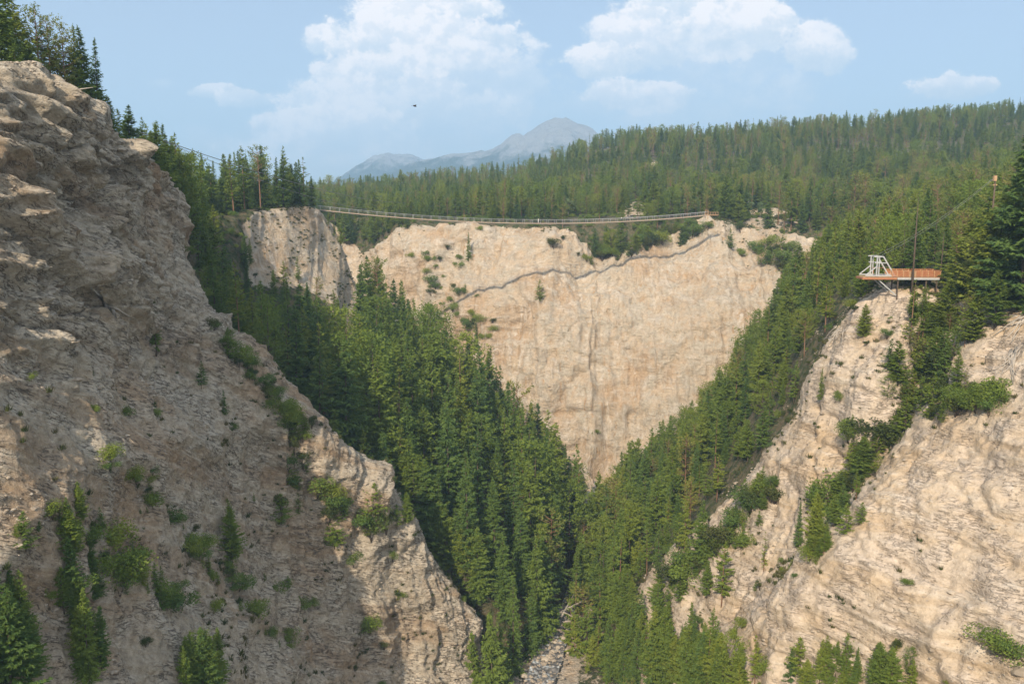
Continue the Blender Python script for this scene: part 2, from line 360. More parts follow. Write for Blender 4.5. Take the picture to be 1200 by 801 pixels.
Aw = A+warp*6
d = fbm(Aw, (1/38., 1/38., 1/110.), 5, .5, 211, True)*8.5
d += flute(Aw, (1, 0.0), 12.0, 221, 0.05)*4.2*(.35+.65*sstep(fbm(A, 1/50., 2, .5, 223), -.3, .3))+flute(A+warp*3, (1, 0.0), 4.5, 222, 0.06)*1.0+flute(A+warp*2, (1, 0.0), 2.0, 224, 0.08)*.3
d -= 4.5*np.exp(-((U-(7.0-0.42*(4-V)))/.28)**2)*sstep(V, 1.6, 3.0)+3.0*np.exp(-((U-(5.15+0.1*(4-V)))/.12)**2)*sstep(V, 1.8, 2.4)*(1-sstep(V, 3.0, 3.5))
d += cracks(Aw/14., 1.0, 225, 12)*1.5
d += fbm(Aw, 1/7., 4, .55, 231, True)*1.3+fbm(A, 1/2.2, 2, .6, 232, True)*.35
s = A[..., 2]+fbm(A, 1/30., 2, .5, 233)*4
d += vnoise(np.stack([s/4.5, fbm(A, 1/30., 2, .5, 234)*1.5, 0*s], -1), 1.0, 240)*0.35
# rounded scallops along the rim
d -= sstep(V, 3.2, 4.0)*(1-sstep(V, 4.0, 4.3))*(1-np.abs(vnoise(A, (1/9., 1/40., 1/60.), 250)))*1.6
A2 = A+N*(d*cl)[..., None]
A2[..., 2] += (1-cl)*fbm(A, 1/35., 4, .5, 260)*2.5*sstep(V, 4.9, 6.5)
px_, py_, _ = proj(A)
gap = (1.3*np.exp(-(((px_-742)/24)**2+((A[..., 1]-404)/20)**2))+1.1*np.exp(-(((px_-900)/50)**2+((A[..., 1]-388)/20)**2))+np.exp(-(((px_-766)/12)**2+((A[..., 1]-600)/30)**2))+.8*np.exp(-(((px_-590)/20)**2+((A[..., 1]-425)/8)**2)))
A2[..., 2] += 6*np.exp(-((px_-742)/24)**2)*sstep(A[..., 1], 404, 424)*(1-sstep(A[..., 1], 430, 470))+5*np.exp(-((px_-905)/45)**2)*sstep(A[..., 1], 392, 405)*(1-sstep(A[..., 1], 412, 450))
vegC = np.clip(sstep(V, 3.85, 4.15)*0.85-gap*0.8, 0, 1)
o_C = grid_mesh('far_hill', A2, M['far_rock'], vegC); PC = (A2, U, V, gap)

V = V+0
# ------------------------------------------------------------------ terrain: right-hand slope
rowsD = [
 [P(*a) for a in [(1040,262,520),(1050,232,560),(1080,225,540),(1150,205,520),(1220,190,500),(1300,185,480),(1400,180,440),(1550,175,400)]],
 [P(*a) for a in [(1010,275,480),(1025,262,450),(1060,256,420),(1130,240,365),(1190,232,350),(1250,225,340),(1345,215,320),(1600,200,260)]],
 [P(*a) for a in [(995,290,420),(1008,286,380),(1030,286,340),(1090,282,265),(1140,272,255),(1195,262,245),(1290,255,215),(1520,250,165)]],
 [P(*a) for a in [(970,320,385),(985,302,345),(1003,304,285),(1055,318,202),(1100,322,195),(1150,318,185),(1235,310,160),(1480,310,115)]],
 [P(*a) for a in [(950,350,335),(940,345,300),(965,335,248),(1040,334,166),(1078,337,160),(1120,362,154),(1205,362,137),(1460,400,104)]],
 [P(*a) for a in [(910,420,325),(900,405,300),(930,375,248),(1000,365,168),(1050,395,152),(1108,412,148),(1155,425,131),(1420,480,97)]],
 [P(*a) for a in [(860,500,318),(850,475,295),(890,445,243),(955,425,171),(1028,440,148),(1078,470,145),(1110,495,128),(1380,560,93)]],
 [P(*a) for a in [(810,560,312),(800,535,290),(848,505,238),(934,480,171),(1008,500,146),(1035,535,142),(1050,560,125),(1400,640,90)]],
 [P(*a) for a in [(770,590,308),(758,575,285),(800,562,235),(880,560,172),(938,595,149),(968,620,142),(960,650,125),(1400,770,84)]],
 [P(*a) for a in [(735,610,290),(720,600,275),(755,620,228),(800,630,178),(858,680,154),(890,700,145),(890,730,128),(1380,900,80)]],
 [P(*a) for a in [(712,630,262),(700,632,255),(722,665,220),(745,700,185),(800,740,161),(845,760,148),(868,800,128),(1340,1030,76)]],
 [P(*a) for a in [(690,700,225),(680,700,222),(695,725,205),(705,785,184),(740,820,168),(790,850,152),(830,900,126),(1280,1150,72)]],
 [P(*a) for a in [(650,790,195),(655,790,194),(660,810,190),(665,850,178),(690,900,165),(740,940,150),(800,1000,122),(1220,1280,68)]],
]
A, N, U, V = patch(rowsD, [6,4,3,1.2,.32,.32,.32,.32,.32,.4,.5,.8], [2,1.5,1,.4,.32,.32,.4], flip=-1)
print('D', A.shape, 'normal mean', N[A.shape[0]//2].mean(0))
face = sstep(U, 5.3, 5.9); bare = sstep(V, 3.6, 4.05)*sstep(U, 2.85, 3.1)
warp = np.stack([fbm(A, 1/16., 3, .5, 305), fbm(A, 1/16., 3, .5, 306), fbm(A, 1/16., 3, .5, 307)], -1)
Aw = A+warp*4
d = fbm(Aw, 1/22., 4, .5, 311, True)*(1.2+1.4*face)
d += bare*(flute(Aw, (0.75, -0.66), 9.0, 321, 0.05)*0.9*(1-.3*face)+fbm(Aw, 1/4., 4, .55, 331, True)*0.55+fbm(A, 1/1.3, 3, .6, 341, True)*0.15)
s = A@np.array([0.05, 0.10, 1.0])+fbm(A, 1/22., 3, .5, 333)*4
d += bare*(0.12+0.25*face)*(vnoise(np.stack([s/2.6, fbm(A, 1/20., 2, .5, 334)*1.6, 0*s], -1), 1.0, 340)*0.75+vnoise(np.stack([s/0.8, fbm(A, 1/9., 2, .5, 335)*1.5, 0*s], -1), 1.0, 345)*0.28)
A2 = A+N*d[..., None]
d += bare*(cracks(np.stack([s/4., A[..., 0]/18., A[..., 1]/18.], -1), 1.0, 350)*.6+cracks(Aw/12., 1.0, 351, 14)*.8+cracks(np.stack([s/1.3, A[..., 0]/8., A[..., 1]/8.], -1), 1.0, 352, 7)*.1)
A2 = A+N*d[..., None]
strip = np.exp(-((U-5.0)/0.35)**2)*sstep(V, 3.8, 4.2)*(1-sstep(V, 8.6, 9.6))
vegD = np.clip(1-bare+strip*0.42*(1+fbm(A, 1/8., 3, .5, 350)), 0, 1)*.95
o_D = grid_mesh('right_slope', A2, M['right_rock'], vegD); PD = (A2, U, V)

# ------------------------------------------------------------------ wide ground, creek, mountains
def ground():
    xs = np.linspace(-6500, 6500, 90); ys = np.linspace(-2500, 6800, 70)
    X, Y = np.meshgrid(xs, ys)
    Z = np.full_like(X, -112.0)+sstep(np.hypot(X, Y-200), 500, 1500)*60+fbm(np.stack([X, Y, 0*X], -1), 1/900., 4, .5, 401)*25*sstep(np.hypot(X, Y), 500, 1500)
    A = np.stack([X, Y, Z], -1)
    return grid_mesh('ground', A, M['soil'], np.ones_like(X))
o_G = ground()
def creek():
    c = np.array([P(692,560,325),P(692,585,305),P(698,612,283),P(690,640,258),P(676,668,240),P(668,690,226),P(662,715,212),P(650,750,200),P(638,785,191),P(622,830,182),P(600,900,172),P(570,1010,150)])
    z = np.linspace(-98.5, -101.5, len(c)); c = c.copy()
    # keep each point on its line of sight but at creek level
    for i in range(len(c)):
        k = z[i]/c[i][2]; c[i] = c[i]*k
    wdt = np.array([5,6,7,7,7,7,8,8.5,9,9,9,9])*0.36
    t = np.gradient(c, axis=0); t /= np.linalg.norm(t, axis=1, keepdims=True)
    side = np.stack([t[:, 1], -t[:, 0], 0*t[:, 0]], -1)
    rows = [[c[i]+side[i]*wdt[i]*s+np.array([0, 0, 0.5*abs(s)**2]) for s in (-1, -.5, 0, .5, 1)] for i in range(len(c))]
    A, N, U, V = patch(rows, .7, .5)
    print('creek', A.shape, N.reshape(-1, 3).mean(0))
    A = A+np.stack([0*U, 0*U, fbm(A, 1/2.2, 4, .6, 501)*0.9*(0.4+np.abs(U-2)/2)], -1)
    m, t_ = new_mat('creek_bed')
    p = t_.n.new('ShaderNodeTexCoord').outputs['Object']
    v = t_.n.new('ShaderNodeTexVoronoi'); t_.set(v, 'Vector', p); t_.set(v, 'Scale', 1.1)
    col = t_.mix(v.outputs['Distance'], (0.22, 0.21, 0.20), (0.08, 0.08, 0.08))
    w = t_.mapr(t_.noise(p, 0.55, 5, 0.7), 0.50, 0.62, 0, 1, True)
    col = t_.mix(w, col, (0.42, 0.45, 0.46))
    finish(t_, col, 0.6, t_.math('MULTIPLY', v.outputs['Distance'], -1.0), 0.5)
    return grid_mesh('creek', A, m), c
o_W, creek_c = creek()
def bank():
    c = creek_c[1:]; t = np.gradient(c, axis=0); t /= np.linalg.norm(t, axis=1, keepdims=True); side = np.stack([t[:, 1], -t[:, 0], 0*t[:, 0]], -1)
    rows = [[c[i]+side[i]*w_+np.array([0, 0, -.9+abs(w_)*.07]) for w_ in (-26, -14, -5, 0, 5, 14, 26)] for i in range(len(c))]
    A, N, U, V = patch(rows, 1.0, .8); A = A+np.stack([0*U, 0*U, fbm(A, 1/4., 4, .6, 511)*.9], -1)
    return grid_mesh('creek_bank', A, M['far_rock'], np.clip(sstep(np.abs(U-3), .8, 1.6), 0, 1)*.6)
bank()
def mountains():
    m, t = new_mat('mountain_rock')
    p = t.n.new('ShaderNodeTexCoord').outputs['Object']
    z = t.n.new('ShaderNodeSeparateXYZ'); t.l.new(p, z.inputs[0])
    nz = t.noise(p, 0.012, 8, 0.65)
    rock = t.mix(t.noise(p, 0.03, 8, 0.7), (0.12, 0.13, 0.15), (0.42, 0.42, 0.42))
    lvl = t.mapr(t.math('ADD', z.outputs[2], t.math('MULTIPLY', t.math('SUBTRACT', nz, 0.5), 420)), 230, 330, 0, 1, True)
    col = t.mix(lvl, (0.035, 0.055, 0.035), rock)
    finish(t, col, 1.0, t.noise(p, 0.02, 9, 0.7), 35.0)
    def rng(name, Y0, pts, depth, seed, x0, x1):
        xs = np.linspace(x0, x1, 330); ys = np.linspace(-depth, depth, 150)
        crest = np.interp(xs, [P(a, b, Y0)[0] for a, b in pts], [P(a, b, Y0)[2] for a, b in pts])
        X, Yo = np.meshgrid(xs, ys); T = np.abs(Yo)/depth
        Q = np.stack([X, Yo*1.0, 0*X], -1)
        Z = -120+(crest[None]+120)*(1-T)**1.25
        rd = fbm(Q, 1/420., 6, .52, seed, True)
        Z += rd*95*np.minimum(1, T*5)*(1-T)+fbm(Q, 1/60., 4, .6, seed+50, True)*13*(Z > 0)
        A = np.stack([X, Y0+Yo, Z], -1)
        grid_mesh(name, A, m)
    rng('mountain', 5200, [(300,250),(360,232),(392,211),(415,196),(437,183),(455,178),(468,181),(482,181),(505,190),(540,200),(600,215),(700,235),(900,250)], 1500, 601, -2600, 2600)
    rng('mountain', 4300, [(200,262),(380,235),(430,211),(455,203),(490,190),(530,181),(570,177),(585,172),(598,160),(606,156),(614,160),(622,153),(636,143),(650,138),(664,139),(680,146),(694,151),(720,168),(800,180),(1000,200),(1400,200)], 1100, 651, -2600, 3600)
mountains()

# ------------------------------------------------------------------ plant materials
def leaf_mat(name, c1, c2, c3, trans=0.3):
    m, t = new_mat(name)
    oi = t.n.new('ShaderNodeObjectInfo').outputs['Random']
    p = t.n.new('ShaderNodeTexCoord').outputs['Object']
    col = t.mix(t.mapr(oi, 0, 0.6), c1, c2); col = t.mix(t.mapr(oi, 0.55, 1.0, 0, 1), col, c3)
    col = t.mix(t.mapr(t.noise(p, 0.9, 3, 0.6), 0.35, 0.7, 0, 0.55), col, c3)
    b = t.n.new('ShaderNodeBsdfPrincipled'); t.set(b, 'Base Color', col); b.inputs['Roughness'].default_value = 0.7; b.inputs['Specular IOR Level'].default_value = 0.2
    tr = t.n.new('ShaderNodeBsdfTranslucent'); t.set(tr, 'Color', col)
    mx = t.n.new('ShaderNodeMixShader'); mx.inputs[0].default_value = trans; t.l.new(b.outputs[0], mx.inputs[1]); t.l.new(tr.outputs[0], mx.inputs[2])
    o = t.n.new('ShaderNodeOutputMaterial'); t.l.new(mx.outputs[0], o.inputs[0]); return m
def bark_mat(name, a, b_):
    m, t = new_mat(name); p = t.n.new('ShaderNodeTexCoord').outputs['Object']
    finish(t, t.mix(t.noise(t.mapping(p, (3, 3, .5)), 2.0, 4, .6), a, b_), 0.95); return m
M['spruce'] = leaf_mat('spruce_needles', (0.072, 0.135, 0.038), (0.110, 0.177, 0.040), (0.174, 0.234, 0.040))
M['fir'] = leaf_mat('fir_needles', (0.101, 0.166, 0.032), (0.151, 0.217, 0.035), (0.224, 0.263, 0.040))
M['pine'] = leaf_mat('pine_needles', (0.121, 0.170, 0.042), (0.170, 0.206, 0.044), (0.237, 0.237, 0.051))
M['shrub'] = leaf_mat('shrub_leaves', (0.043, 0.070, 0.021), (0.068, 0.092, 0.025), (0.104, 0.113, 0.031), 0.3)
M['aspen'] = leaf_mat('pale_leaves', (0.110, 0.175, 0.060), (0.135, 0.195, 0.075), (0.165, 0.215, 0.085), 0.3)
M['drygrass'] = leaf_mat('dry_grass', (0.13, 0.12, 0.045), (0.10, 0.12, 0.035), (0.17, 0.15, 0.07), 0.3)
M['bark'] = bark_mat('grey_bark', (0.075, 0.055, 0.042), (0.16, 0.125, 0.095))
M['deadwood'] = bark_mat('bleached_wood', (0.30, 0.27, 0.23), (0.44, 0.39, 0.33))
M['redbark'] = bark_mat('orange_bark', (0.17, 0.095, 0.055), (0.28, 0.17, 0.11))

def tri_mesh(name, V3, mat, quads=None):
    """mesh from an (n,3,3) array of separate triangles"""
    V3 = np.asarray(V3, np.float32); n = len(V3)
    me = bpy.data.meshes.new(name); me.vertices.add(n*3); me.vertices.foreach_set('co', V3.reshape(-1))
    me.loops.add(n*3); me.loops.foreach_set('vertex_index', np.arange(n*3, dtype=np.int32))
    me.polygons.add(n); me.polygons.foreach_set('loop_start', np.arange(0, n*3, 3, dtype=np.int32)); me.polygons.foreach_set('loop_total', np.full(n, 3, np.int32))
    me.update(calc_edges=True); me.materials.append(mat); return me
def tubes(name, paths, mat, sides=6):
    """mesh of tapered tubes: paths = [(points, radii)]"""
    vs, fs = [], []
    for pts, rad in paths:
        pts = [Vector(p) for p in pts]; base = len(vs)
        for i, p in enumerate(pts):
            d = (pts[min(i+1, len(pts)-1)]-pts[max(i-1, 0)]).normalized()
            a = d.orthogonal().normalized(); b = d.cross(a)
            for k in range(sides):
                an = 2*math.pi*k/sides; vs.append(p+(a*math.cos(an)+b*math.sin(an))*rad[i])
        for i in range(len(pts)-1):
            for k in range(sides):
                k2 = (k+1) % sides; fs.append((base+i*sides+k, base+i*sides+k2, base+(i+1)*sides+k2, base+(i+1)*sides+k))
        fs.append(tuple(base+k for k in reversed(range(sides)))); fs.append(tuple(base+(len(pts)-1)*sides+k for k in range(sides)))
    me = bpy.data.meshes.new(name); me.from_pydata(vs, [], fs); me.update(); me.materials.append(mat)
    for p in me.polygons: p.use_smooth = True
    return me
def conifer(seed, h=20., r=3.2, clear=0.06, whorl=0.62, nb=6, prof='spruce', dens=1.0, leaf=0.62, droop=0.35, gaps=0.08, mat='spruce', bark='bark'):
    rs = np.random.RandomState(seed); T = []; br = []
    bend = rs.normal(0, .012, 2)*h
    ctr = lambda z: np.array([bend[0]*(z/h)**2, bend[1]*(z/h)**2, z])
    z = clear*h; side_bias = rs.rand()*6.28
    while z < h*0.985:
        f = (z/h-clear)/(1-clear)
        if prof == 'spruce': L0 = r*(1-f)**0.85*(0.55+0.45*min(1, f*6+.25))
        elif prof == 'fir': L0 = r*(1-f**1.35)*(0.55+0.45*min(1, f*4+.1))+0.15
        else: L0 = r*math.sqrt(max(0, 1-(2*f-0.9)**2*0.9 if f > .45 else 1-(1-f/.45)**2*0.55))*(1 if f < .85 else (1-f)/.15*.7+.3)
        n = max(3, int(round(nb*(1-0.35*f))))
        for k in range(n):
            if rs.rand() < gaps: continue
            az = rs.rand()*6.283; L = L0*rs.uniform(0.55, 1.18)*(1+0.13*math.cos(az-side_bias)); zz = z+rs.uniform(-.5, .5)*whorl
            rise = (0.45 if prof == 'pine' else 0.15)+0.5*f*f-droop*(1-f)*1.1
            d = np.array([math.cos(az), math.sin(az), 0.]); sd = np.array([-d[1], d[0], 0.])
            m = max(3, int(L/(0.30 if prof != 'pine' else .42)*dens**.5)+1)
            c0 = ctr(zz)
            if prof == 'pine' and L > 1: br.append(([c0, c0+d*L*.6+np.array([0, 0, rise*L*.5])], [0.06, 0.025]))
            for i in range(m):
                s = (i+rs.uniform(.3, 1.0))/m
                if prof == 'pine' and s < .45: continue
                if prof != 'pine' and s < .12: continue
                pos = c0+d*L*s+np.array([0, 0, L*(rise*s+ (0.18*s*s if prof != 'pine' else 0))])+rs.normal(0, .06, 3)
                ll = leaf*(0.55+0.65*(1-s))*rs.uniform(.7, 1.3)*(0.5+0.5*min(1, L/1.8))
                if prof == 'pine':
                    for q in range(int(4*dens)):
                        v = rs.normal(0, 1, 3); v[2] = abs(v[2])*.7+.1; v /= np.linalg.norm(v); w = np.cross(v, rs.normal(0, 1, 3)); w /= np.linalg.norm(w)+1e-6
                        p0 = pos+rs.normal(0, .22, 3)
                        T.append([p0-w*ll*.28, p0+w*ll*.28, p0+v*ll*1.05])
                else:
                    for sg in (-1, 1):
                        a = rs.uniform(.5, 1.15); v = d*math.cos(a)+sd*math.sin(a)*sg; v = v+np.array([0, 0, rs.uniform(-.62, 0.16)]); 
                        w = np.cross(v, [0, 0, 1.])*.30+np.array([0, 0, rs.normal(0, .18)])
                        T.append([pos-w*ll, pos+w*ll*.9, pos+v*ll*1.25])
                    if rs.rand() < .55*dens:
                        v = d+rs.normal(0, .25, 3)+np.array([0, 0, -.2]); w = np.array([rs.normal(0, .2), rs.normal(0, .2), .3])
                        T.append([pos-w*ll, pos+w*ll, pos+v*ll*1.1])
        z += whorl*(1-.35*f)*rs.uniform(.8, 1.2)
    # leader
    for q in range(10):
        zt = h*(0.955+.045*rs.rand()); az = rs.rand()*6.28; p0 = ctr(zt); v = np.array([math.cos(az), math.sin(az), 1.2])*.32
        w = np.array([-math.sin(az), math.cos(az), 0])*.09; T.append([p0-w, p0+w, p0+v])
    T.append([ctr(h*.96)+np.array([.07, 0, 0]), ctr(h*.96)-np.array([.07, 0, 0]), ctr(h*1.015)])
    zs = np.linspace(-1.0, h*.97, 7); rad = [max(.02, h*.0115*(1-max(0, q)/h)**.8) for q in zs]
    tr = tubes('trunk', [([ctr(q) if q > 0 else np.array([0, 0, q]) for q in zs], rad)]+br[:60], M[bark], 6)
    return tri_mesh('crown', T, M[mat]), tr, h, r
def bushy(seed, h=1.6, r=1.2, n=650, leaf=0.16, mat='shrub', stems=6, tree=False):
    rs = np.random.RandomState(seed); T = []; lob = []
    for k in range(9 if not tree else 22):
        a = rs.rand()*6.28; q = rs.rand()**.6*r*.75; zc = h*rs.uniform(.3, .8) if not tree else h*rs.uniform(.35, .92)
        if tree: q *= 1-.55*abs(zc/h-.55)/.45
        lob.append((q*math.cos(a), q*math.sin(a), zc, (r*.45 if not tree else r*.42)*rs.uniform(.6, 1.2)))
    for i in range(n):
        l = lob[rs.randint(len(lob))]; v = rs.normal(0, 1, 3); v /= np.linalg.norm(v); p0 = np.array(l[:3])+v*l[3]*rs.uniform(.55, 1.08)*np.array([1, 1, .8])
        if p0[2] < .03: p0[2] = abs(p0[2])*.5+.03
        w = np.cross(v, rs.normal(0, 1, 3)); w /= np.linalg.norm(w)+1e-6; u = np.cross(w, v)*.6+v*.5
        s = leaf*rs.uniform(.6, 1.4); T.append([p0-w*s*.6, p0+w*s*.6, p0+u*s*1.5])
    paths = [([(0, 0, -.4), (l[0]*.5, l[1]*.5, l[2]*.55), l[:3]], [h*.02, h*.013, h*.005]) for l in lob[:stems]]
    if tree: paths = [([(0, 0, -.6), (0, 0, h*.5), (0, 0, h*.9)], [h*.013, h*.009, h*.003])]+[([(0, 0, l[2]*.6), l[:3]], [h*.005, h*.002]) for l in lob[:12]]
    return tri_mesh('crown' if tree else 'foliage', T, M[mat]), tubes('trunk' if tree else 'stem', paths, M['bark' if not tree else 'deadwood'], 5), h, r
KINDS = {}
KINDS['spruce'] = [conifer(1, 22, 4.3, .04, .50, 8, 'spruce', 1.0, .62, .40, .05), conifer(2, 22, 3.6, .05, .50, 7, 'spruce', 1.0, .60, .50, .10), conifer(3, 20, 4.9, .03, .52, 8, 'spruce', 1.0, .7, .30, .08), conifer(4, 24, 3.3, .10, .55, 7, 'spruce', 1.0, .60, .45, .16), conifer(5, 21, 4.4, .08, .62, 6, 'spruce', 1.0, .72, .2, .28), conifer(6, 19, 3.6, .02, .5, 8, 'fir', 1.0, .66, .35, .12), conifer(7, 23, 3.9, .18, .7, 6, 'spruce', 1.0, .74, .5, .32)]
KINDS['fir'] = [conifer(11, 20, 4.6, .10, .62, 7, 'fir', 1.0, .72, .15, .12, 'fir'), conifer(12, 20, 4.0, .16, .64, 7, 'fir', 1.0, .70, .2, .2, 'fir'), conifer(13, 18, 4.8, .05, .6, 8, 'fir', 1.0, .76, .1, .12, 'fir'), conifer(14, 21, 3.9, .22, .72, 6, 'fir', 1.0, .72, .25, .28, 'fir', 'redbark'), conifer(15, 17, 4.4, .12, .7, 7, 'pine', 1.0, .62, 0, .12, 'fir'), conifer(16, 20, 4.9, .08, .8, 6, 'fir', 1.0, .82, .05, .3, 'fir'), conifer(17, 22, 3.4, .3, .7, 6, 'fir', 1.0, .7, .3, .3, 'fir', 'redbark')]
KINDS['pine'] = [conifer(21, 19, 3.6, .35, .75, 5, 'pine', 1.0, .6, 0, .15, 'pine', 'redbark'), conifer(22, 18, 3.3, .45, .8, 5, 'pine', 1.0, .6, 0, .2, 'pine', 'redbark'), conifer(23, 16, 3.9, .28, .8, 5, 'pine', 1.0, .62, 0, .25, 'pine', 'redbark')]
KINDS['young'] = [conifer(31, 7, 2.2, .02, .34, 6, 'spruce', 1.0, .42, .2, .08), conifer(32, 7, 1.9, .02, .36, 6, 'fir', 1.0, .40, .1, .15, 'fir'), conifer(33, 6, 2.2, .03, .34, 6, 'fir', 1.0, .42, .2, .2, 'fir')]
KINDS['sparse'] = [conifer(41, 17, 2.6, .12, .95, 5, 'fir', .8, .55, .2, .35, 'fir', 'redbark'), conifer(42, 16, 2.4, .15, .95, 5, 'spruce', .8, .55, .3, .3)]
KINDS['shrub'] = [bushy(51, 1.6, .85, 1900, .06), bushy(52, 1.5, .95, 1900, .06, 'fir'), bushy(53, 1.9, .8, 1900, .06), bushy(54, 1.4, .9, 1900, .06, mat='spruce')]
KINDS['juniper'] = [bushy(61, .8, 1.0, 1500, .055, 'fir', 4), bushy(62, .8, .9, 1300, .055, 'spruce', 4)]
KINDS['aspen'] = [bushy(71, 11, 2.4, 2600, .30, 'aspen', 6, True), bushy(72, 9, 2.1, 2200, .30, 'aspen', 6, True)]
def tuft(seed, mat):
    rs = np.random.RandomState(seed); T = []
    for i in range(60):
        a = rs.rand()*6.28; q = rs.rand()*.35; p0 = np.array([q*math.cos(a), q*math.sin(a), -.03]); v = np.array([math.cos(a)*.35, math.sin(a)*.35, 1])*rs.uniform(.2, .5); w = np.array([-math.sin(a), math.cos(a), 0])*.045
        T.append([p0-w, p0+w, p0+v+rs.normal(0, .06, 3)])
    return tri_mesh('tuft', T, M[mat]), None, .5, .4
KINDS['tuft'] = [tuft(81, 'drygrass'), tuft(82, 'shrub')]
def stone(seed):
    rs = np.random.RandomState(seed); bm = bmesh.new(); bmesh.ops.create_icosphere(bm, subdivisions=2, radius=.5)
    ax = rs.uniform(.6, 1.3, 3)
    for v in bm.verts: v.co = Vector([v.co[k]*ax[k] for k in range(3)])*(1+.5*float(vnoise(np.array(v.co)[None], 2.6, seed)[0])); v.co.z *= .7
    me = bpy.data.meshes.new('stone'); bm.to_mesh(me); bm.free(); me.materials.append(M['stone']); return me, None, 1., .5
M['stone'], t_ = new_mat('loose_stone'); pq_ = t_.n.new('ShaderNodeTexCoord').outputs['Object']; oi_ = t_.n.new('ShaderNodeObjectInfo').outputs['Random']
finish(t_, t_.mix(oi_, t_.mix(t_.noise(pq_, 3.0, 4, .6), (0.20, 0.165, 0.125), (0.34, 0.28, 0.215)), (0.42, 0.36, 0.285)), .95)
KINDS['stone'] = [stone(91), stone(92), stone(93)]
print('tree tris', {k: [len(a[0].polygons) for a in v] for k, v in KINDS.items()})

# ------------------------------------------------------------------ terrain lookups
def bvh_of(A):
    n, m = A.shape[:2]; B = A[::2, ::2]; n, m = B.shape[:2]
    idx = np.arange(n*m).reshape(n, m)
    q = np.stack([idx[:-1, :-1], idx[:-1, 1:], idx[1:, 1:], idx[1:, :-1]], -1).reshape(-1, 4)
    return BVHTree.FromPolygons([tuple(v) for v in B.reshape(-1, 3).tolist()], q.tolist())
BV = {'A': bvh_of(PA[0]), 'B': bvh_of(PB[0]), 'C': bvh_of(PC[0]), 'D': bvh_of(PD[0])}
def ground_at(px, py):
    """where the line of sight through (px, py) first meets the land"""
    d = Vector(P(px, py, 100.)).normalized(); best = None
    for k, b in BV.items():
        h = b.ray_cast(Vector((0, 0, 0)), d, 3000)
        if h[0] is not None and (best is None or h[3] < best[1]): best = (h[0], h[3], k, h[1])
    return best
def ground_below(x, y, keys='ABCD'):
    best = None
    for k in keys:
        h = BV[k].ray_cast(Vector((x, y, 300)), Vector((0, 0, -1)), 1000)
        if h[0] is not None and (best is None or h[0].z > best[0].z): best = (h[0], k)
    return best

# ------------------------------------------------------------------ where the trees stand
R = np.random.RandomState(7)
def sample(A, U, V, dens, n, mind):
    """n candidate points of the sheet, weighted by plan area x dens, kept mind metres apart"""
    a = A[1:, :-1]-A[:-1, :-1]; b = A[:-1, 1:]-A[:-1, :-1]
    plan = np.abs(a[..., 0]*b[..., 1]-a[..., 1]*b[..., 0]); area = np.linalg.norm(np.cross(a, b), axis=-1)
    w = (0.6*plan+.4*area)*dens[:-1, :-1]; c = np.cumsum(w.reshape(-1)); idx = np.searchsorted(c, R.rand(n)*c[-1])
    i, j = np.unravel_index(idx, w.shape); fu, fv = R.rand(n), R.rand(n)
    p = A[i, j]+(A[i, j+1]-A[i, j])*fu[:, None]+(A[i+1, j]-A[i, j])*fv[:, None]
    cells = {}; keep = []
    for k in range(n):
        m = mind(p[k], U[i[k], j[k]], V[i[k], j[k]]) if callable(mind) else mind
        cx_, cy_ = int(p[k][0]//8), int(p[k][1]//8); ok = True
        for gx in (-1, 0, 1):
            for gy in (-1, 0, 1):
                for q in cells.get((cx_+gx, cy_+gy), ()):
                    if (p[q][0]-p[k][0])**2+(p[q][1]-p[k][1])**2 < m*m: ok = False; break
                if not ok: break
            if not ok: break
        if ok: cells.setdefault((cx_, cy_), []).append(k); keep.append(k)
    keep = np.array(keep); return p[keep], U[i[keep], j[keep]], V[i[keep], j[keep]]
TREES = []   # (x, y, z, kind, variant, height, width factor, rotation)
def put(p, kind, h, wf=1.0, var=None):
    v = R.randint(len(KINDS[kind])) if var is None else var
    TREES.append((float(p[0]), float(p[1]), float(p[2]), kind, v, h, wf, R.rand()*6.283))
def pick(ws):
    k = list(ws); w = np.array([ws[q] for q in k], float); return k[R.choice(len(k), p=w/w.sum())]
def clearN(p, scale, seed): return fbm(np.asarray(p), 1/scale, 3, .5, seed)
# plateau and ridge behind the far cliff
A2, U, V, gap = PC
ntc = np.exp(-((U-7.3)/.7)**2)*.5+np.exp(-((U-2.6)/1.)**2)*.15
dens = sstep(V+ntc, 4.12, 4.4)*(1-sstep(V, 10.9, 11.0))*(1-np.clip(gap*1.3, 0, 1))*(U > 0.6)
dens = dens*(1+2.2*(1-sstep(V, 6.8, 7.4)))
pc, uc_, vc_ = sample(A2, U, V, dens, 32000, lambda p, u, v: 4.0+1.0*sstep(v, 6, 9))
nz = clearN(pc, 60., 900); nz2 = clearN(pc, 38., 905)
for q, p in enumerate(pc):
    near = p[1] < 460
    if nz2[q] < -.18 and R.rand() < .8: continue
    k = pick({'spruce': 3, 'fir': 4, 'pine': 2.4 if nz[q] > 0 else .8, 'sparse': .5, 'aspen': .5 if (near and 20 < p[0] < 130 and R.rand() < .5) else .0})
    h = (R.uniform(7.5, 16.5) if not near else R.uniform(7, 17))*(1+.45*nz[q]); 
    if k == 'aspen': h = R.uniform(6, 10)
    put(p, k, h, R.uniform(.85, 1.15)*(1.05 if h > 12 else 1.25))
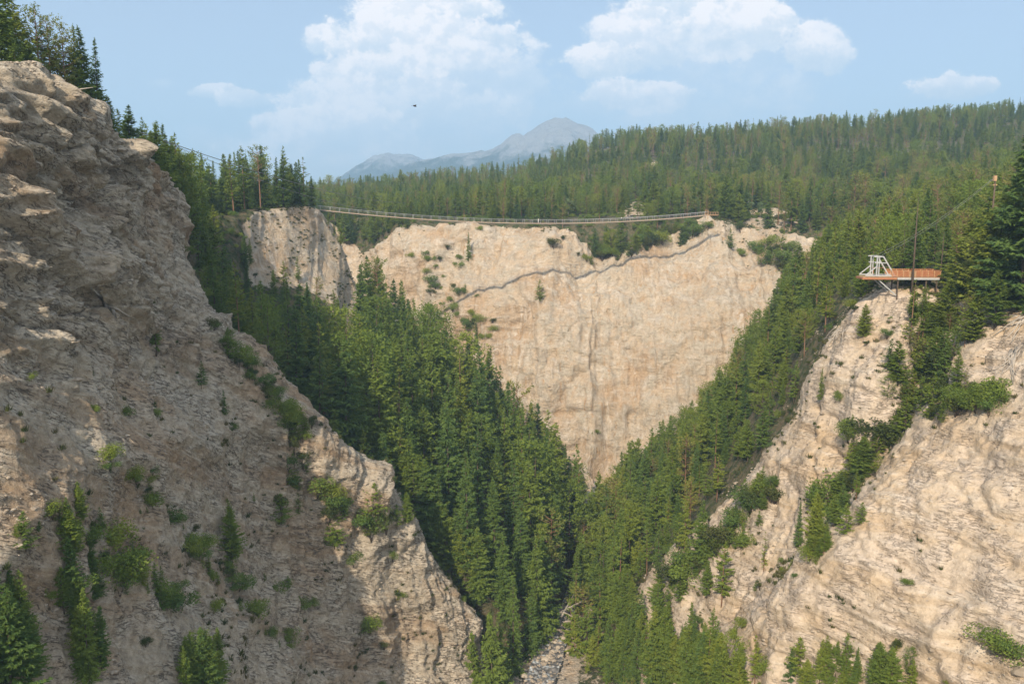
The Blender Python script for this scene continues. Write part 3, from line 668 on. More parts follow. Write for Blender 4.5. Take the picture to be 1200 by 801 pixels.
# wooded valley side
A2, U, V = PB
bB = np.maximum(sstep(U, 1.55, 1.95)*(1-sstep(U, 4.9, 5.4))*sstep(V, 2.25, 2.5)*(1-sstep(V, 3.75, 4.0)), sstep(U, 2.5, 2.9)*(1-sstep(U, 5.4, 6.0))*(1-sstep(V, 1.9, 2.4)))
bB = np.maximum(bB, sstep(U, 2.2, 2.4)*(1-sstep(U, 5.2, 5.6))*(1-sstep(V, 3.75, 4.0)))
dens = (1-bB)*(1-sstep(U, 8.72, 8.86))*sstep(V, .3, .8)*(1-sstep(V, 7.1, 7.5)*(1-sstep(U, 7.3, 7.6)))*(1+1.5*sstep(V, 5.5, 6.2))
pb, ub, vb = sample(A2, U, V, dens, 9000, lambda p, u, v: 4.6 if p[2] > -20 else 5.6)
for q, p in enumerate(pb):
    low = sstep(-p[2], 10, 60)
    h = R.uniform(15, 22)*(1-low)+R.uniform(20, 31)*low
    if ub[q] > 7.2: h = R.uniform(19, 30)
    if .8 < ub[q] < 1.95 and 2.45 < vb[q] < 4.2:
        if R.rand() < .4: continue
        h = R.uniform(5, 9)
    if 1.2 < ub[q] < 5.6 and 3.5 < vb[q] < 5.1: h = R.uniform(7, 11) if vb[q] < 4.6 else R.uniform(10, 15)
    k = pick({'spruce': 6, 'fir': 2.5 if p[0] > -70 else 1, 'pine': .5, 'sparse': .15}); put(p, k, h, R.uniform(.82, 1.08) if h > 18 else R.uniform(.95, 1.25))
# right-hand wood
A2, U, V = PD
edgeu = 2.80+.12*clearN(np.stack([V*6, U*0, U*0], -1), 4., 910)+1.5*sstep(V, 8.6, 9.6)+.9*sstep(V, 9.8, 10.6)
dens = np.maximum((1-sstep(U, edgeu, edgeu+.25))*sstep(U, .1, .4), (1-sstep(V, 3.5, 3.8)))*(1-sstep(V, 11.6, 12.))*(1-.35*sstep(U, 3.0, 3.3)*sstep(V, 8, 9))*(1+3*sstep(V, 8, 9))*(1-.9*sstep(V, 3.0, 3.3)*(1-sstep(V, 3.9, 4.1))*sstep(U, 2.6, 2.8)*(1-sstep(U, 4.3, 4.7)))
pd, ud, vd = sample(A2, U, V, dens, 11000, lambda p, u, v: 4.3 if v > 3.5 else 4.6)
nz = clearN(pd, 40., 920)
for q, p in enumerate(pd):
    k = pick({'spruce': 2.2, 'fir': 5, 'pine': 2.0 if vd[q] < 3.6 else .6, 'sparse': .4})
    h = R.uniform(11, 18) if vd[q] > 3.6 else R.uniform(11, 18)
    if ud[q] > 2.5 and vd[q] > 3.8: h = R.uniform(6, 11)
    if p[2] < -88: h = R.uniform(13, 22)
    if ud[q] > 2.9 and vd[q] > 8: h = R.uniform(7, 14)
    put(p, k, h*(1+.15*nz[q]), R.uniform(.85, 1.15)*(1.15 if h < 12 else 1.))
# rim of the left cliff and its wooded back
A2, U, V = PA
dens = np.maximum((1-sstep(V, .80, .93))*sstep(V, .3, .7)*(U < 5.2), sstep(U, 6.3, 6.6)*sstep(V, .5, .9)*(1-sstep(V, 3.2, 3.7)))*(1-.8*(U < 2.5))
pa, ua, va = sample(A2, U, V, dens, 1500, 3.6)
for q, p in enumerate(pa):
    if p[1] > 20 and p[1] < 175 and va[q] < 1.0: continue      # the rim in view is planted by hand below
    put(p, pick({'spruce': 3, 'fir': 3}), R.uniform(10, 17) if p[1] > 20 else R.uniform(10, 15), 1.0)
# hand-set trees: crown foot (px, py) on the ground, height in picture pixels
def hand(px, py, hp, kind, wf=1.0, var=None, dY=0.0, Y=None):
    if Y is None:
        g = ground_at(px, py)
        if g is None: return
        p = g[0]
    else:
        p = Vector(P(px, py, Y)); gb = ground_below(p.x, p.y)
        if gb: p = Vector((p.x, p.y, gb[0].z-.1))
    put(p, kind, hp*p.y/FPX, wf, var)
for a in [(12,96,120,'fir',1.0,0,0,122),(28,104,128,'fir',.9,1,0,126),(48,110,118,'pine',1.0,0,0,128),(62,118,112,'pine',.9,1,0,130),(78,128,108,'pine',.95,0,0,132),(92,132,112,'spruce',.85,1,0,134),(104,140,116,'spruce',1.0,0,0,136),(116,146,112,'spruce',.95,3,0,139),
          (4,90,110,'fir',1.1,2,0,119),(55,114,105,'fir',1.1,5,0,131),(70,124,100,'spruce',1.2,4,0,134),(88,132,96,'fir',1.1,0,0,136),(98,138,90,'spruce',1.3,4,0,138),(110,144,84,'spruce',1.2,6,0,140),(20,100,100,'fir',1.1,4,0,128),(34,106,96,'spruce',1.1,4,0,130),(122,152,60,'spruce',1.2,2,0,142),(38,100,60,'fir',1.2,2,0,121),(20,92,50,'young',1.2,1,0,118),(86,136,50,'young',1.2,2,0,133),(58,110,40,'young',1.1,0,0,127),
          (128,160,58,'fir',1.2,2,0,143),(140,168,48,'young',1.2,1,0,146),(152,175,62,'spruce',1.3,2,0,149),(164,186,40,'young',1.4,0,0,151),(178,200,46,'spruce',1.4,2,0,156),(188,214,62,'spruce',1.35,0,0,160),(196,232,60,'spruce',1.3,2,0,167),(205,250,66,'spruce',1.2,0,0,175),(170,200,62,'spruce',1.2,4,0,157),(186,220,74,'fir',1.1,0,0,168),(196,240,84,'spruce',1.1,1,0,176),(210,262,84,'spruce',1.15,4,0,182),(222,292,96,'fir',1.1,4,0,186),(226,320,100,'spruce',1.1,6,0,190),(150,180,50,'fir',1.2,5,0,150),(215,262,62,'fir',1.1,2,0,185)]: hand(*a)
FACE = [  # trees and saplings growing out of the cliffs
 (183,414,84,'spruce',.75,1),(236,452,30,'young',1.1,0),(263,486,30,'young',.8,0),(268,420,36,'young',1.3,1),(95,610,46,'fir',1.0,2),(30,640,44,'young',1.6,0),
 (104,800,130,'spruce',.9,0),(112,700,60,'spruce',1.3,2),(85,650,60,'fir',1.3,2),(15,840,170,'spruce',1.2,2),(240,830,110,'spruce',1.1,2),(222,830,85,'fir',.7,1),(272,655,68,'fir',1.1,2),(268,612,30,'young',1.4,1),(392,640,60,'fir',1.2,2),(345,545,60,'fir',.8,1),(350,600,26,'young',1.2,1),(330,612,36,'young',1.4,2),
 (478,612,40,'fir',1.0,2),(440,600,36,'young',1.5,2),
 (549,306,34,'spruce',.9,1),(558,412,38,'spruce',.8,1),(632,352,24,'young',1.3,1),(648,290,14,'shrub',1.4,0),(680,0,0,None,0,0),
 (955,640,70,'fir',1.0,2),(935,640,58,'spruce',.9,1),(962,470,40,'spruce',.9,1),(895,668,50,'sparse',.9,0),(1066,402,75,'sparse',1.2,0),(1095,440,60,'fir',1.3,2),(1120,460,50,'fir',1.3,1),(1140,400,60,'fir',1.3,2),(1165,385,70,'fir',1.4,0),(1110,385,60,'fir',1.3,2),(1090,400,36,'fir',1.5,2),
 (813,800,90,'spruce',.8,0),(842,800,70,'fir',1.2,2),(790,795,60,'fir',1.0,2),(960,800,60,'fir',1.0,1),(975,800,52,'spruce',1.0,1),(1003,800,50,'spruce',.8,0),(1030,800,56,'fir',1.3,2),(945,815,50,'fir',1.2,2),(1045,810,60,'fir',1.1,2),
 (1168,468,30,'shrub',1.3,1),(1010,560,50,'fir',1.5,2),(1030,530,36,'fir',1.5,2),(985,590,40,'fir',1.6,2),(1000,530,40,'sparse',1.1,1),(1130,470,40,'sparse',1.2,0),(1060,480,44,'fir',1.2,1),(1078,480,40,'young',1.5,1),
 (1012,395,40,'fir',1.2,2),(1196,360,200,'spruce',1.2,2),(1180,352,150,'fir',1.2,0),(1150,345,120,'fir',1.1,1),(1130,348,90,'fir',1.3,2),(1122,352,60,'young',1.7,1)]
for a in FACE:
    if a[3]: hand(*a)
for a in [(1150,352,118,'fir',1.1,2,0,146),(1166,352,128,'spruce',1.1,0,0,147),(1176,355,140,'fir',1.1,5,0,143),(1140,350,90,'pine',1.2,0,0,148)]: hand(*a)
hand(357, 250, 58, 'sparse', 1.4, 0, 0, 287); hand(340, 250, 48, 'fir', 1.2, 2, 0, 285); hand(366,250,36,'fir',1.3,1,0,290)
# shrubs on the slopes: (px, py, height px, kind, width)
SH = [(128,548,12,'shrub',1.8),(160,565,14,'juniper',1.6),(175,575,14,'juniper',1.8),(190,590,14,'juniper',1.6),(172,600,10,'juniper',1.4),(200,612,12,'juniper',1.6),(215,620,10,'juniper',1.5),
 (225,650,22,'shrub',1.3),(238,665,22,'shrub',1.4),(250,680,20,'shrub',1.3),(330,598,26,'shrub',1.1),(345,570,22,'shrub',1.2),(355,545,26,'shrub',1.2),(340,510,30,'shrub',1.2),(335,490,30,'shrub',1.0),(345,530,24,'shrub',1.1),(268,405,14,'shrub',1.3),(280,430,16,'shrub',1.2),(292,445,16,'shrub',1.3),(300,430,12,'shrub',1.3),
 (392,585,26,'shrub',1.2),(402,600,26,'shrub',1.1),(385,610,24,'shrub',1.2),(414,660,20,'shrub',1.4),(435,630,26,'shrub',1.0),(455,620,20,'shrub',1.2),(432,740,30,'shrub',1.1),(450,760,14,'shrub',1.2),(466,700,12,'shrub',1.2),(460,655,16,'shrub',1.0),(300,720,24,'shrub',1.4),(282,715,18,'shrub',1.2),(340,755,22,'shrub',1.2),(318,745,16,'shrub',1.0),(330,690,14,'juniper',1.6),(355,710,12,'juniper',1.5),(310,680,14,'juniper',1.6),
 (130,640,28,'shrub',1.5),(150,660,26,'shrub',1.6),(165,680,24,'shrub',1.5),(185,695,22,'shrub',1.5),(205,690,16,'juniper',1.6),(215,705,18,'shrub',1.4),(140,690,30,'shrub',1.3),(120,670,30,'shrub',1.3),(90,690,30,'shrub',1.2),(60,700,12,'shrub',1.4),(45,620,22,'shrub',1.3),(75,625,20,'shrub',1.4),(105,630,22,'shrub',1.5),(65,610,18,'shrub',1.2),(20,630,18,'shrub',1.3),
 (510,338,10,'shrub',1.5),(516,306,8,'shrub',1.5),(525,292,7,'shrub',1.5),(505,345,9,'shrub',1.6),(545,343,8,'shrub',1.4),(660,282,8,'shrub',1.4),(677,300,6,'shrub',1.6),(700,508,7,'shrub',1.2),(688,305,9,'shrub',1.5),(718,300,12,'shrub',1.6),(730,296,14,'shrub',1.4),(740,300,12,'shrub',1.5),(812,278,18,'shrub',1.4),(830,268,10,'shrub',1.6),(800,272,12,'shrub',1.3),(868,272,14,'shrub',1.2),(905,300,18,'shrub',1.5),(915,310,20,'shrub',1.5),(900,290,18,'shrub',1.5),(925,295,16,'shrub',1.4),(520,376,6,'shrub',1.8),(577,377,6,'shrub',1.8),
 (870,640,22,'shrub',1.4),(890,580,26,'shrub',1.3),(855,620,26,'shrub',1.4),(840,650,28,'shrub',1.4),(820,670,26,'shrub',1.3),(800,665,26,'shrub',1.3),(905,570,18,'shrub',1.2),(830,690,20,'shrub',1.3),(1000,575,28,'shrub',1.6),(1015,545,26,'shrub',1.6),(1040,520,24,'shrub',1.5),(970,610,28,'shrub',1.6),(985,600,24,'shrub',1.5),(950,655,20,'shrub',1.5),(1070,470,22,'shrub',1.5),(1085,455,24,'shrub',1.4),(1100,490,24,'shrub',1.4),(1145,480,30,'shrub',1.4),(1120,488,28,'shrub',1.3),(1160,485,26,'shrub',1.3),(1050,490,18,'shrub',1.4),
 (1062,684,10,'shrub',1.9),(1172,755,22,'juniper',1.8),(1185,770,22,'juniper',1.7),(1195,765,18,'juniper',1.6),(1050,760,18,'shrub',1.1),(930,677,8,'shrub',1.2),(860,750,24,'shrub',1.1),(870,735,18,'shrub',1.2),(895,790,26,'shrub',1.2),(935,790,14,'shrub',1.2),(1090,365,16,'shrub',1.4),(1075,370,14,'shrub',1.2),(1075,350,10,'shrub',1.4),(1040,395,12,'shrub',1.4),(1015,405,8,'shrub',1.4),(985,430,8,'shrub',1.2),(890,690,14,'shrub',1.3),(820,730,12,'shrub',1.2),(985,470,16,'shrub',1.0),(995,515,30,'shrub',1.0)]
for (a, b, c_, k, w_) in SH:
    if a < 330 and b > 540: c_ *= .72; k = 'young' if R.rand() < .55 else 'juniper'
    hand(a, b, c_*.95, k, w_*.9)
    if R.rand() < .35: hand(a+R.uniform(-8, 8), b+R.uniform(-4, 6), c_*R.uniform(.6, 1.3), 'young', 1.2)
def band(n, pts, width, kinds, h0, h1, wf=1.2, key='AD'):
    pts = np.array(pts, float); seg = np.hypot(*np.diff(pts, axis=0).T); cs = np.concatenate([[0], np.cumsum(seg)])
    for k in range(n):
        q = R.rand()*cs[-1]; x = np.interp(q, cs, pts[:, 0])+R.normal(0, width); y = np.interp(q, cs, pts[:, 1])+R.normal(0, width*.8)
        g = ground_at(x, y)
        if g is None or g[2] not in key: continue
        put(g[0]-Vector((0, 0, .1)), pick(kinds), R.uniform(h0, h1)*g[0].y/FPX, wf*R.uniform(.85, 1.2))
band(46, [(700, 800), (760, 790), (860, 815)], 15, {'fir': 4, 'spruce': 2}, 55, 100, 1.0)
band(30, [(705, 690), (725, 720), (745, 760)], 11, {'fir': 3, 'spruce': 2, 'young': 2}, 40, 75, 1.05)
band(46, [(900, 575), (860, 620), (820, 665), (785, 690)], 11, {'young': 4, 'fir': 1.5, 'shrub': 1.2}, 15, 36, 1.25)
band(34, [(1045, 500), (1000, 560), (965, 620), (945, 650)], 12, {'fir': 3, 'young': 3, 'shrub': 1}, 20, 46, 1.25)
band(34, [(1070, 360), (1110, 400), (1080, 450), (1060, 490)], 16, {'fir': 3, 'young': 2, 'pine': 1, 'shrub': .7}, 22, 52, 1.3)
band(22, [(1110, 470), (1165, 480)], 9, {'shrub': 2, 'young': 1}, 16, 30, 1.2)
band(20, [(930, 805), (1060, 805)], 12, {'fir': 3, 'young': 1, 'spruce': 1}, 35, 62, 1.2)
band(34, [(75, 590), (120, 650), (165, 690), (215, 715)], 13, {'shrub': .4, 'juniper': 1.5, 'young': 3, 'spruce': 1.2}, 12, 32, 1.15)
band(26, [(150, 555), (190, 590), (240, 650), (275, 690)], 9, {'juniper': 2, 'shrub': 1}, 7, 16, 1.3)
band(12, [(85, 700), (110, 790)], 8, {'spruce': 2, 'fir': 1}, 45, 90, 1.1)
band(14, [(0, 720), (30, 800)], 10, {'spruce': 2}, 60, 120, 1.2)
band(10, [(215, 800), (265, 800)], 8, {'spruce': 2, 'fir': 1}, 45, 80, 1.2)
band(24, [(345, 480), (345, 560), (400, 610), (470, 620)], 10, {'young': 2, 'shrub': 2}, 14, 34, 1.2)
band(26, [(250, 385), (300, 440), (345, 500)], 6, {'juniper': 2, 'shrub': 2, 'young': 1}, 7, 18, 1.2)
band(30, [(500, 300), (530, 345), (570, 400)], 14, {'shrub': 2, 'juniper': 1}, 4, 9, 1.3, 'C')
band(34, [(690, 292), (735, 300), (790, 275), (820, 275)], 8, {'shrub': 1, 'fir': 2, 'young': 2}, 10, 22, 1.2, 'C')
band(22, [(880, 290), (920, 310), (950, 330)], 10, {'shrub': 1, 'fir': 2, 'young': 2}, 10, 24, 1.2, 'CD')
band(34, [(392, 262), (410, 284), (440, 276), (475, 262)], 9, {'fir': 3, 'spruce': 2, 'young': 1}, 15, 32, 1.2, 'CB')
band(30, [(450, 560), (490, 610), (530, 670), (560, 720), (575, 760)], 11, {'fir': 3, 'spruce': 2}, 45, 95, 1.1, 'B')
band(14, [(210, 285), (235, 350), (300, 430), (400, 520)], 7, {'spruce': 3, 'fir': 1}, 40, 80, 1.1, 'B')
for a in [(790,262,26),(803,262,28),(815,261,22),(868,268,34),(876,270,30),(890,272,20)]: hand(a[0], a[1], a[2], 'aspen', 1.1, None, 0, 385)
n_hand_end = len(TREES)

# undergrowth and grass: too many to count, so each is one object
UND = []
for (PX, keep, n) in ((PA, None, 900), (PB, None, 2600), (PD, None, 3200), (PC, None, 4500)):
    A2, U, V = PX[:3]
    if PX is PA: dens = sstep(V, .7, .95)*(1-sstep(V, 1.0, 1.1))*3+sstep(U, 6.0, 6.4)*.8+0.10*sstep(U, 3, 4)*sstep(V, 3.5, 4.5)+.06*sstep(V, 3.5, 4.5)
    elif PX is PB: dens = (1-bB)*sstep(V, .3, .8)*(1-sstep(U, 8.6, 8.8))+.004
    elif PX is PD: dens = np.clip(np.maximum(1-sstep(U, 2.8, 3.3), 1-sstep(V, 3.7, 4.1)), 0, 1)*(1-sstep(V, 11.2, 11.7))+strip*1.2+.035
    else: dens = sstep(V, 3.9, 4.1)*(1-sstep(V, 6.3, 7.0))*(U > .8)+sstep(V, 2.6, 3.9)*.01
    nzz = clearN(A2, 9., 930); dens = dens*np.clip(.35+nzz*1.6, .05, 1.5)
    p_, u_, v_ = sample(A2, U, V, dens, n, .9)
    for p in p_: UND.append((p[0], p[1], p[2], pick({'shrub': 5, 'juniper': 3, 'young': .8}), R.randint(2), R.uniform(.7, 1.7), R.uniform(.8, 1.4), R.rand()*6.28))
GRS = []
for (PX, n) in ((PA, 5000), (PD, 5000), (PB, 1200), (PC, 2500)):
    A2, U, V = PX[:3]
    if PX is PA: dens = sstep(V, .6, .9)*(1-sstep(V, 1.0, 1.15))*4+.25*sstep(V, 3, 5)+.3*sstep(U, 3.5, 4.5)*sstep(V, 3.3, 4.2)
    elif PX is PD: dens = .06+strip*2+2*sstep(V, 3.2, 3.6)*(1-sstep(V, 3.9, 4.2))*sstep(U, 2.5, 2.8)+.6*np.exp(-((U-2.9)/.2)**2)
    elif PX is PC: dens = np.exp(-((V-4.1)/.25)**2)+gap*1.5
    else: dens = bB*.03+np.exp(-((V-2.1)/.2)**2)*sstep(U, 1.2, 1.5)*(1-sstep(U, 3.2, 3.6))
    nzz = clearN(A2, 7., 940); dens = dens*np.clip(nzz*2.2, .0, 1.5)
    p_, u_, v_ = sample(A2, U, V, dens, n, .25)
    for p in p_: GRS.append((p[0], p[1], p[2], 'tuft', R.randint(2), R.uniform(.3, .8), R.uniform(.8, 1.5), R.rand()*6.28))
RUB = []
for (PX, n) in ((PA, 9000), (PD, 5000), (PB, 120), (PC, 2500)):
    A2, U, V = PX[:3]
    if PX is PA: dens = sstep(V, .9, 1.2)*(1-sstep(U, 6.3, 6.8))*(U > 2.5)
    elif PX is PD: dens = sstep(V, 3.6, 4.0)*sstep(U, 2.6, 3.0)
    elif PX is PC: dens = (V < 4.2)*1.0
    else: dens = bB
    nzz = clearN(A2, 6., 950); dens = dens*np.clip(nzz*3, .03, 1.5)
    p_, u_, v_ = sample(A2, U, V, dens, n, .2)
    for p in p_: RUB.append((p[0], p[1], p[2], 'stone', R.randint(3), .12+R.gamma(1.2, .12), R.uniform(.8, 1.5), R.rand()*6.28))
for i in range(1400):
    k = R.uniform(1, len(creek_c)-2.01); a = int(k); c0 = creek_c[a]*(1-k+a)+creek_c[a+1]*(k-a); q = R.normal(0, 2.6); RUB.append((c0[0]+q, c0[1]+q*.3, c0[2]+.1+abs(q)*.12, 'stone', R.randint(3), .2+R.gamma(1.3, .2), R.uniform(.8, 1.4), R.rand()*6.28))
print('trees', len(TREES), 'undergrowth', len(UND), 'grass', len(GRS))

# ------------------------------------------------------------------ which trees show largest
SC = 0.6; WW, HH = int(W*SC), int(H*SC)
zb = np.full((HH, WW), 1e9); ib = np.full((HH, WW), -1)
def splat(A):
    x, y, f = proj(A.reshape(-1, 3)); ok = f > 1
    xi = (x[ok]*SC).astype(int); yi = (y[ok]*SC).astype(int); ff = f[ok]
    for dx in (0, 1):
        for dy in (0, 1):
            m = (xi+dx >= 0) & (xi+dx < WW) & (yi+dy >= 0) & (yi+dy < HH)
            np.minimum.at(zb, (yi[m]+dy, xi[m]+dx), ff[m]+1.5)
for pp in (PA[0], PB[0], PC[0], PD[0]): splat(pp)
def paint(i, t):
    x, y, z, kind, v, h, wf, rot = t
    pr = KINDS[kind][v]; rad = pr[3]*h/pr[2]*wf
    q, t_, f = proj(np.array([x, y, z])); 
    if f < 5: return
    q2, top, _ = proj(np.array([x, y, z+h]))
    rr = rad*FPX/f*SC*.72; y0, y1 = int(top*SC), int(t_*SC); cx_ = q*SC
    if cx_+rr < 0 or cx_-rr > WW or y1 < 0 or y0 >= HH: return
    for yy in range(max(0, y0), min(HH, y1+1)):
        fr = (yy-y0+.5)/max(1, y1-y0+1); hw = rr*(min(1, fr*1.1+.05) if kind not in ('shrub', 'juniper', 'aspen') else 1)
        a, b = max(0, int(cx_-hw+.5)), min(WW, int(cx_+hw+.5)+1)
        if b <= a: continue
        m = zb[yy, a:b] > f; zb[yy, a:b][m] = f; ib[yy, a:b][m] = i
for i, t in enumerate(TREES): paint(i, t)
vis = np.bincount(ib[ib >= 0], minlength=len(TREES))
con = [i for i in np.argsort(-vis) if TREES[i][3] in ('spruce', 'fir', 'pine', 'young', 'sparse') and vis[i] > 0]
shr = [i for i in np.argsort(-vis) if TREES[i][3] in ('shrub', 'juniper') and vis[i] > 0]
asp = [i for i in np.argsort(-vis) if TREES[i][3] == 'aspen' and vis[i] > 1]
NCON = 300
print('visible conifers', len(con), 'smallest individual px', vis[con[min(NCON, len(con))-1]], 'shrubs', len(shr), 'aspens', len(asp))
single = con[:NCON]; sset = set(single)
# ------------------------------------------------------------------ the masses: one object each, scattered with geometry nodes
protos = bpy.data.collections.new('plant_kinds')
PIX = {}
def proto_index():
    n = 0
    for k in KINDS:
        for v, pr in enumerate(KINDS[k]):
            nm = 'kind_%03d' % n
            me = pr[0]
            if pr[1] is not None:
                bm = bmesh.new(); bm.from_mesh(pr[0]); nf = len(bm.faces); bm.from_mesh(pr[1]); bm.faces.ensure_lookup_table()
                for f in bm.faces[nf:] if False else list(bm.faces)[nf:]: f.material_index = 1
                me = bpy.data.meshes.new(nm); bm.to_mesh(me); bm.free(); me.materials.append(pr[0].materials[0]); me.materials.append(pr[1].materials[0])
            o = bpy.data.objects.new(nm, me); protos.objects.link(o); PIX[(k, v)] = n; n += 1
proto_index()
def scatter(name, items, label):
    me = bpy.data.meshes.new(name); n = len(items)
    me.vertices.add(n); me.vertices.foreach_set('co', np.array([t[:3] for t in items], np.float32).reshape(-1))
    def att(nm, typ, vals, key):
        a = me.attributes.new(nm, typ, 'POINT'); a.data.foreach_set(key, vals)
    att('kind', 'INT', np.array([PIX[(t[3], t[4])] for t in items], np.int32), 'value')
    sc = []; rt = []
    for t in items:
        s = t[5]/KINDS[t[3]][t[4]][2]; sc += [s*t[6], s*t[6], s]; rt += [0, 0, t[7]]
    att('size', 'FLOAT_VECTOR', np.array(sc, np.float32), 'vector'); att('turn', 'FLOAT_VECTOR', np.array(rt, np.float32), 'vector')
    o = bpy.data.objects.new(name, me); C.objects.link(o)
    g = bpy.data.node_groups.new(name, 'GeometryNodeTree')
    g.interface.new_socket('Geometry', in_out='INPUT', socket_type='NodeSocketGeometry'); g.interface.new_socket('Geometry', in_out='OUTPUT', socket_type='NodeSocketGeometry')
    N_ = g.nodes; L = g.links
    gi = N_.new('NodeGroupInput'); go = N_.new('NodeGroupOutput'); mp = N_.new('GeometryNodeMeshToPoints'); iop = N_.new('GeometryNodeInstanceOnPoints')
    ci = N_.new('GeometryNodeCollectionInfo'); ci.inputs['Collection'].default_value = protos; ci.inputs['Separate Children'].default_value = True; ci.inputs['Reset Children'].default_value = True
    def named(nm, typ):
        a = N_.new('GeometryNodeInputNamedAttribute'); a.data_type = typ; a.inputs['Name'].default_value = nm; return a.outputs['Attribute']
    L.new(gi.outputs[0], mp.inputs[0]); L.new(mp.outputs[0], iop.inputs['Points']); L.new(ci.outputs[0], iop.inputs['Instance'])
    iop.inputs['Pick Instance'].default_value = True; L.new(named('kind', 'INT'), iop.inputs['Instance Index'])
    L.new(named('turn', 'FLOAT_VECTOR'), iop.inputs['Rotation']); L.new(named('size', 'FLOAT_VECTOR'), iop.inputs['Scale'])
    L.new(iop.outputs[0], go.inputs[0])
    md = o.modifiers.new('scatter', 'NODES'); md.node_group = g
    o['kind'] = 'stuff'; o['label'] = label; return o
shr_single = set(shr[:300])
rest = [t for i, t in enumerate(TREES) if i not in sset and t[3] not in ('shrub', 'juniper', 'aspen')]
scatter('forest', rest, 'dense conifer forest covering the plateau, ridge and canyon sides')
scatter('rubble', RUB, 'loose stones and boulders strewn on the slopes and creek bed')
scatter('undergrowth', UND, 'low green bushes covering the ground beneath the trees')
scatter('grass', GRS, 'sparse dry grass tufts scattered over the bare slopes')

# ------------------------------------------------------------------ single trees and shrubs
def tag(o, label=None, cat=None, group=None, kind=None):
    if label: o['label'] = label
    if cat: o['category'] = cat
    if group: o['group'] = group
    if kind: o['kind'] = kind
    return o
def empty(name, loc, rz=0, label=None, cat=None, group=None):
    o = bpy.data.objects.new(name, None); C.objects.link(o); o.location = loc; o.rotation_euler = (0, 0, rz); o.empty_display_size = .2
    return tag(o, label, cat, group)
def child(name, me, parent):
    o = bpy.data.objects.new(name, me); C.objects.link(o); o.parent = parent; return o
NAMES = {'spruce': 'spruce_tree', 'fir': 'fir_tree', 'pine': 'pine_tree', 'young': 'young_conifer', 'sparse': 'thin_conifer', 'shrub': 'shrub', 'juniper': 'low_shrub', 'aspen': 'aspen_tree'}
LOOK = {'spruce': 'dark spruce', 'fir': 'olive fir', 'pine': 'open-crowned pine', 'young': 'young conifer', 'sparse': 'thin straggly conifer'}
def plant(i):
    x, y, z, kind, v, h, wf, rot = TREES[i]; pr = KINDS[kind][v]; s = h/pr[2]
    o = empty(NAMES[kind], (x, y, z), rot); o.rotation_euler[0] = (hash((i*7919) % 101) % 101-50)/50*.045; o.scale = (s*wf, s*wf, s)
    child('foliage' if kind in ('shrub', 'juniper') else 'crown', pr[0], o); child('stem' if kind in ('shrub', 'juniper') else 'trunk', pr[1], o)
    return o
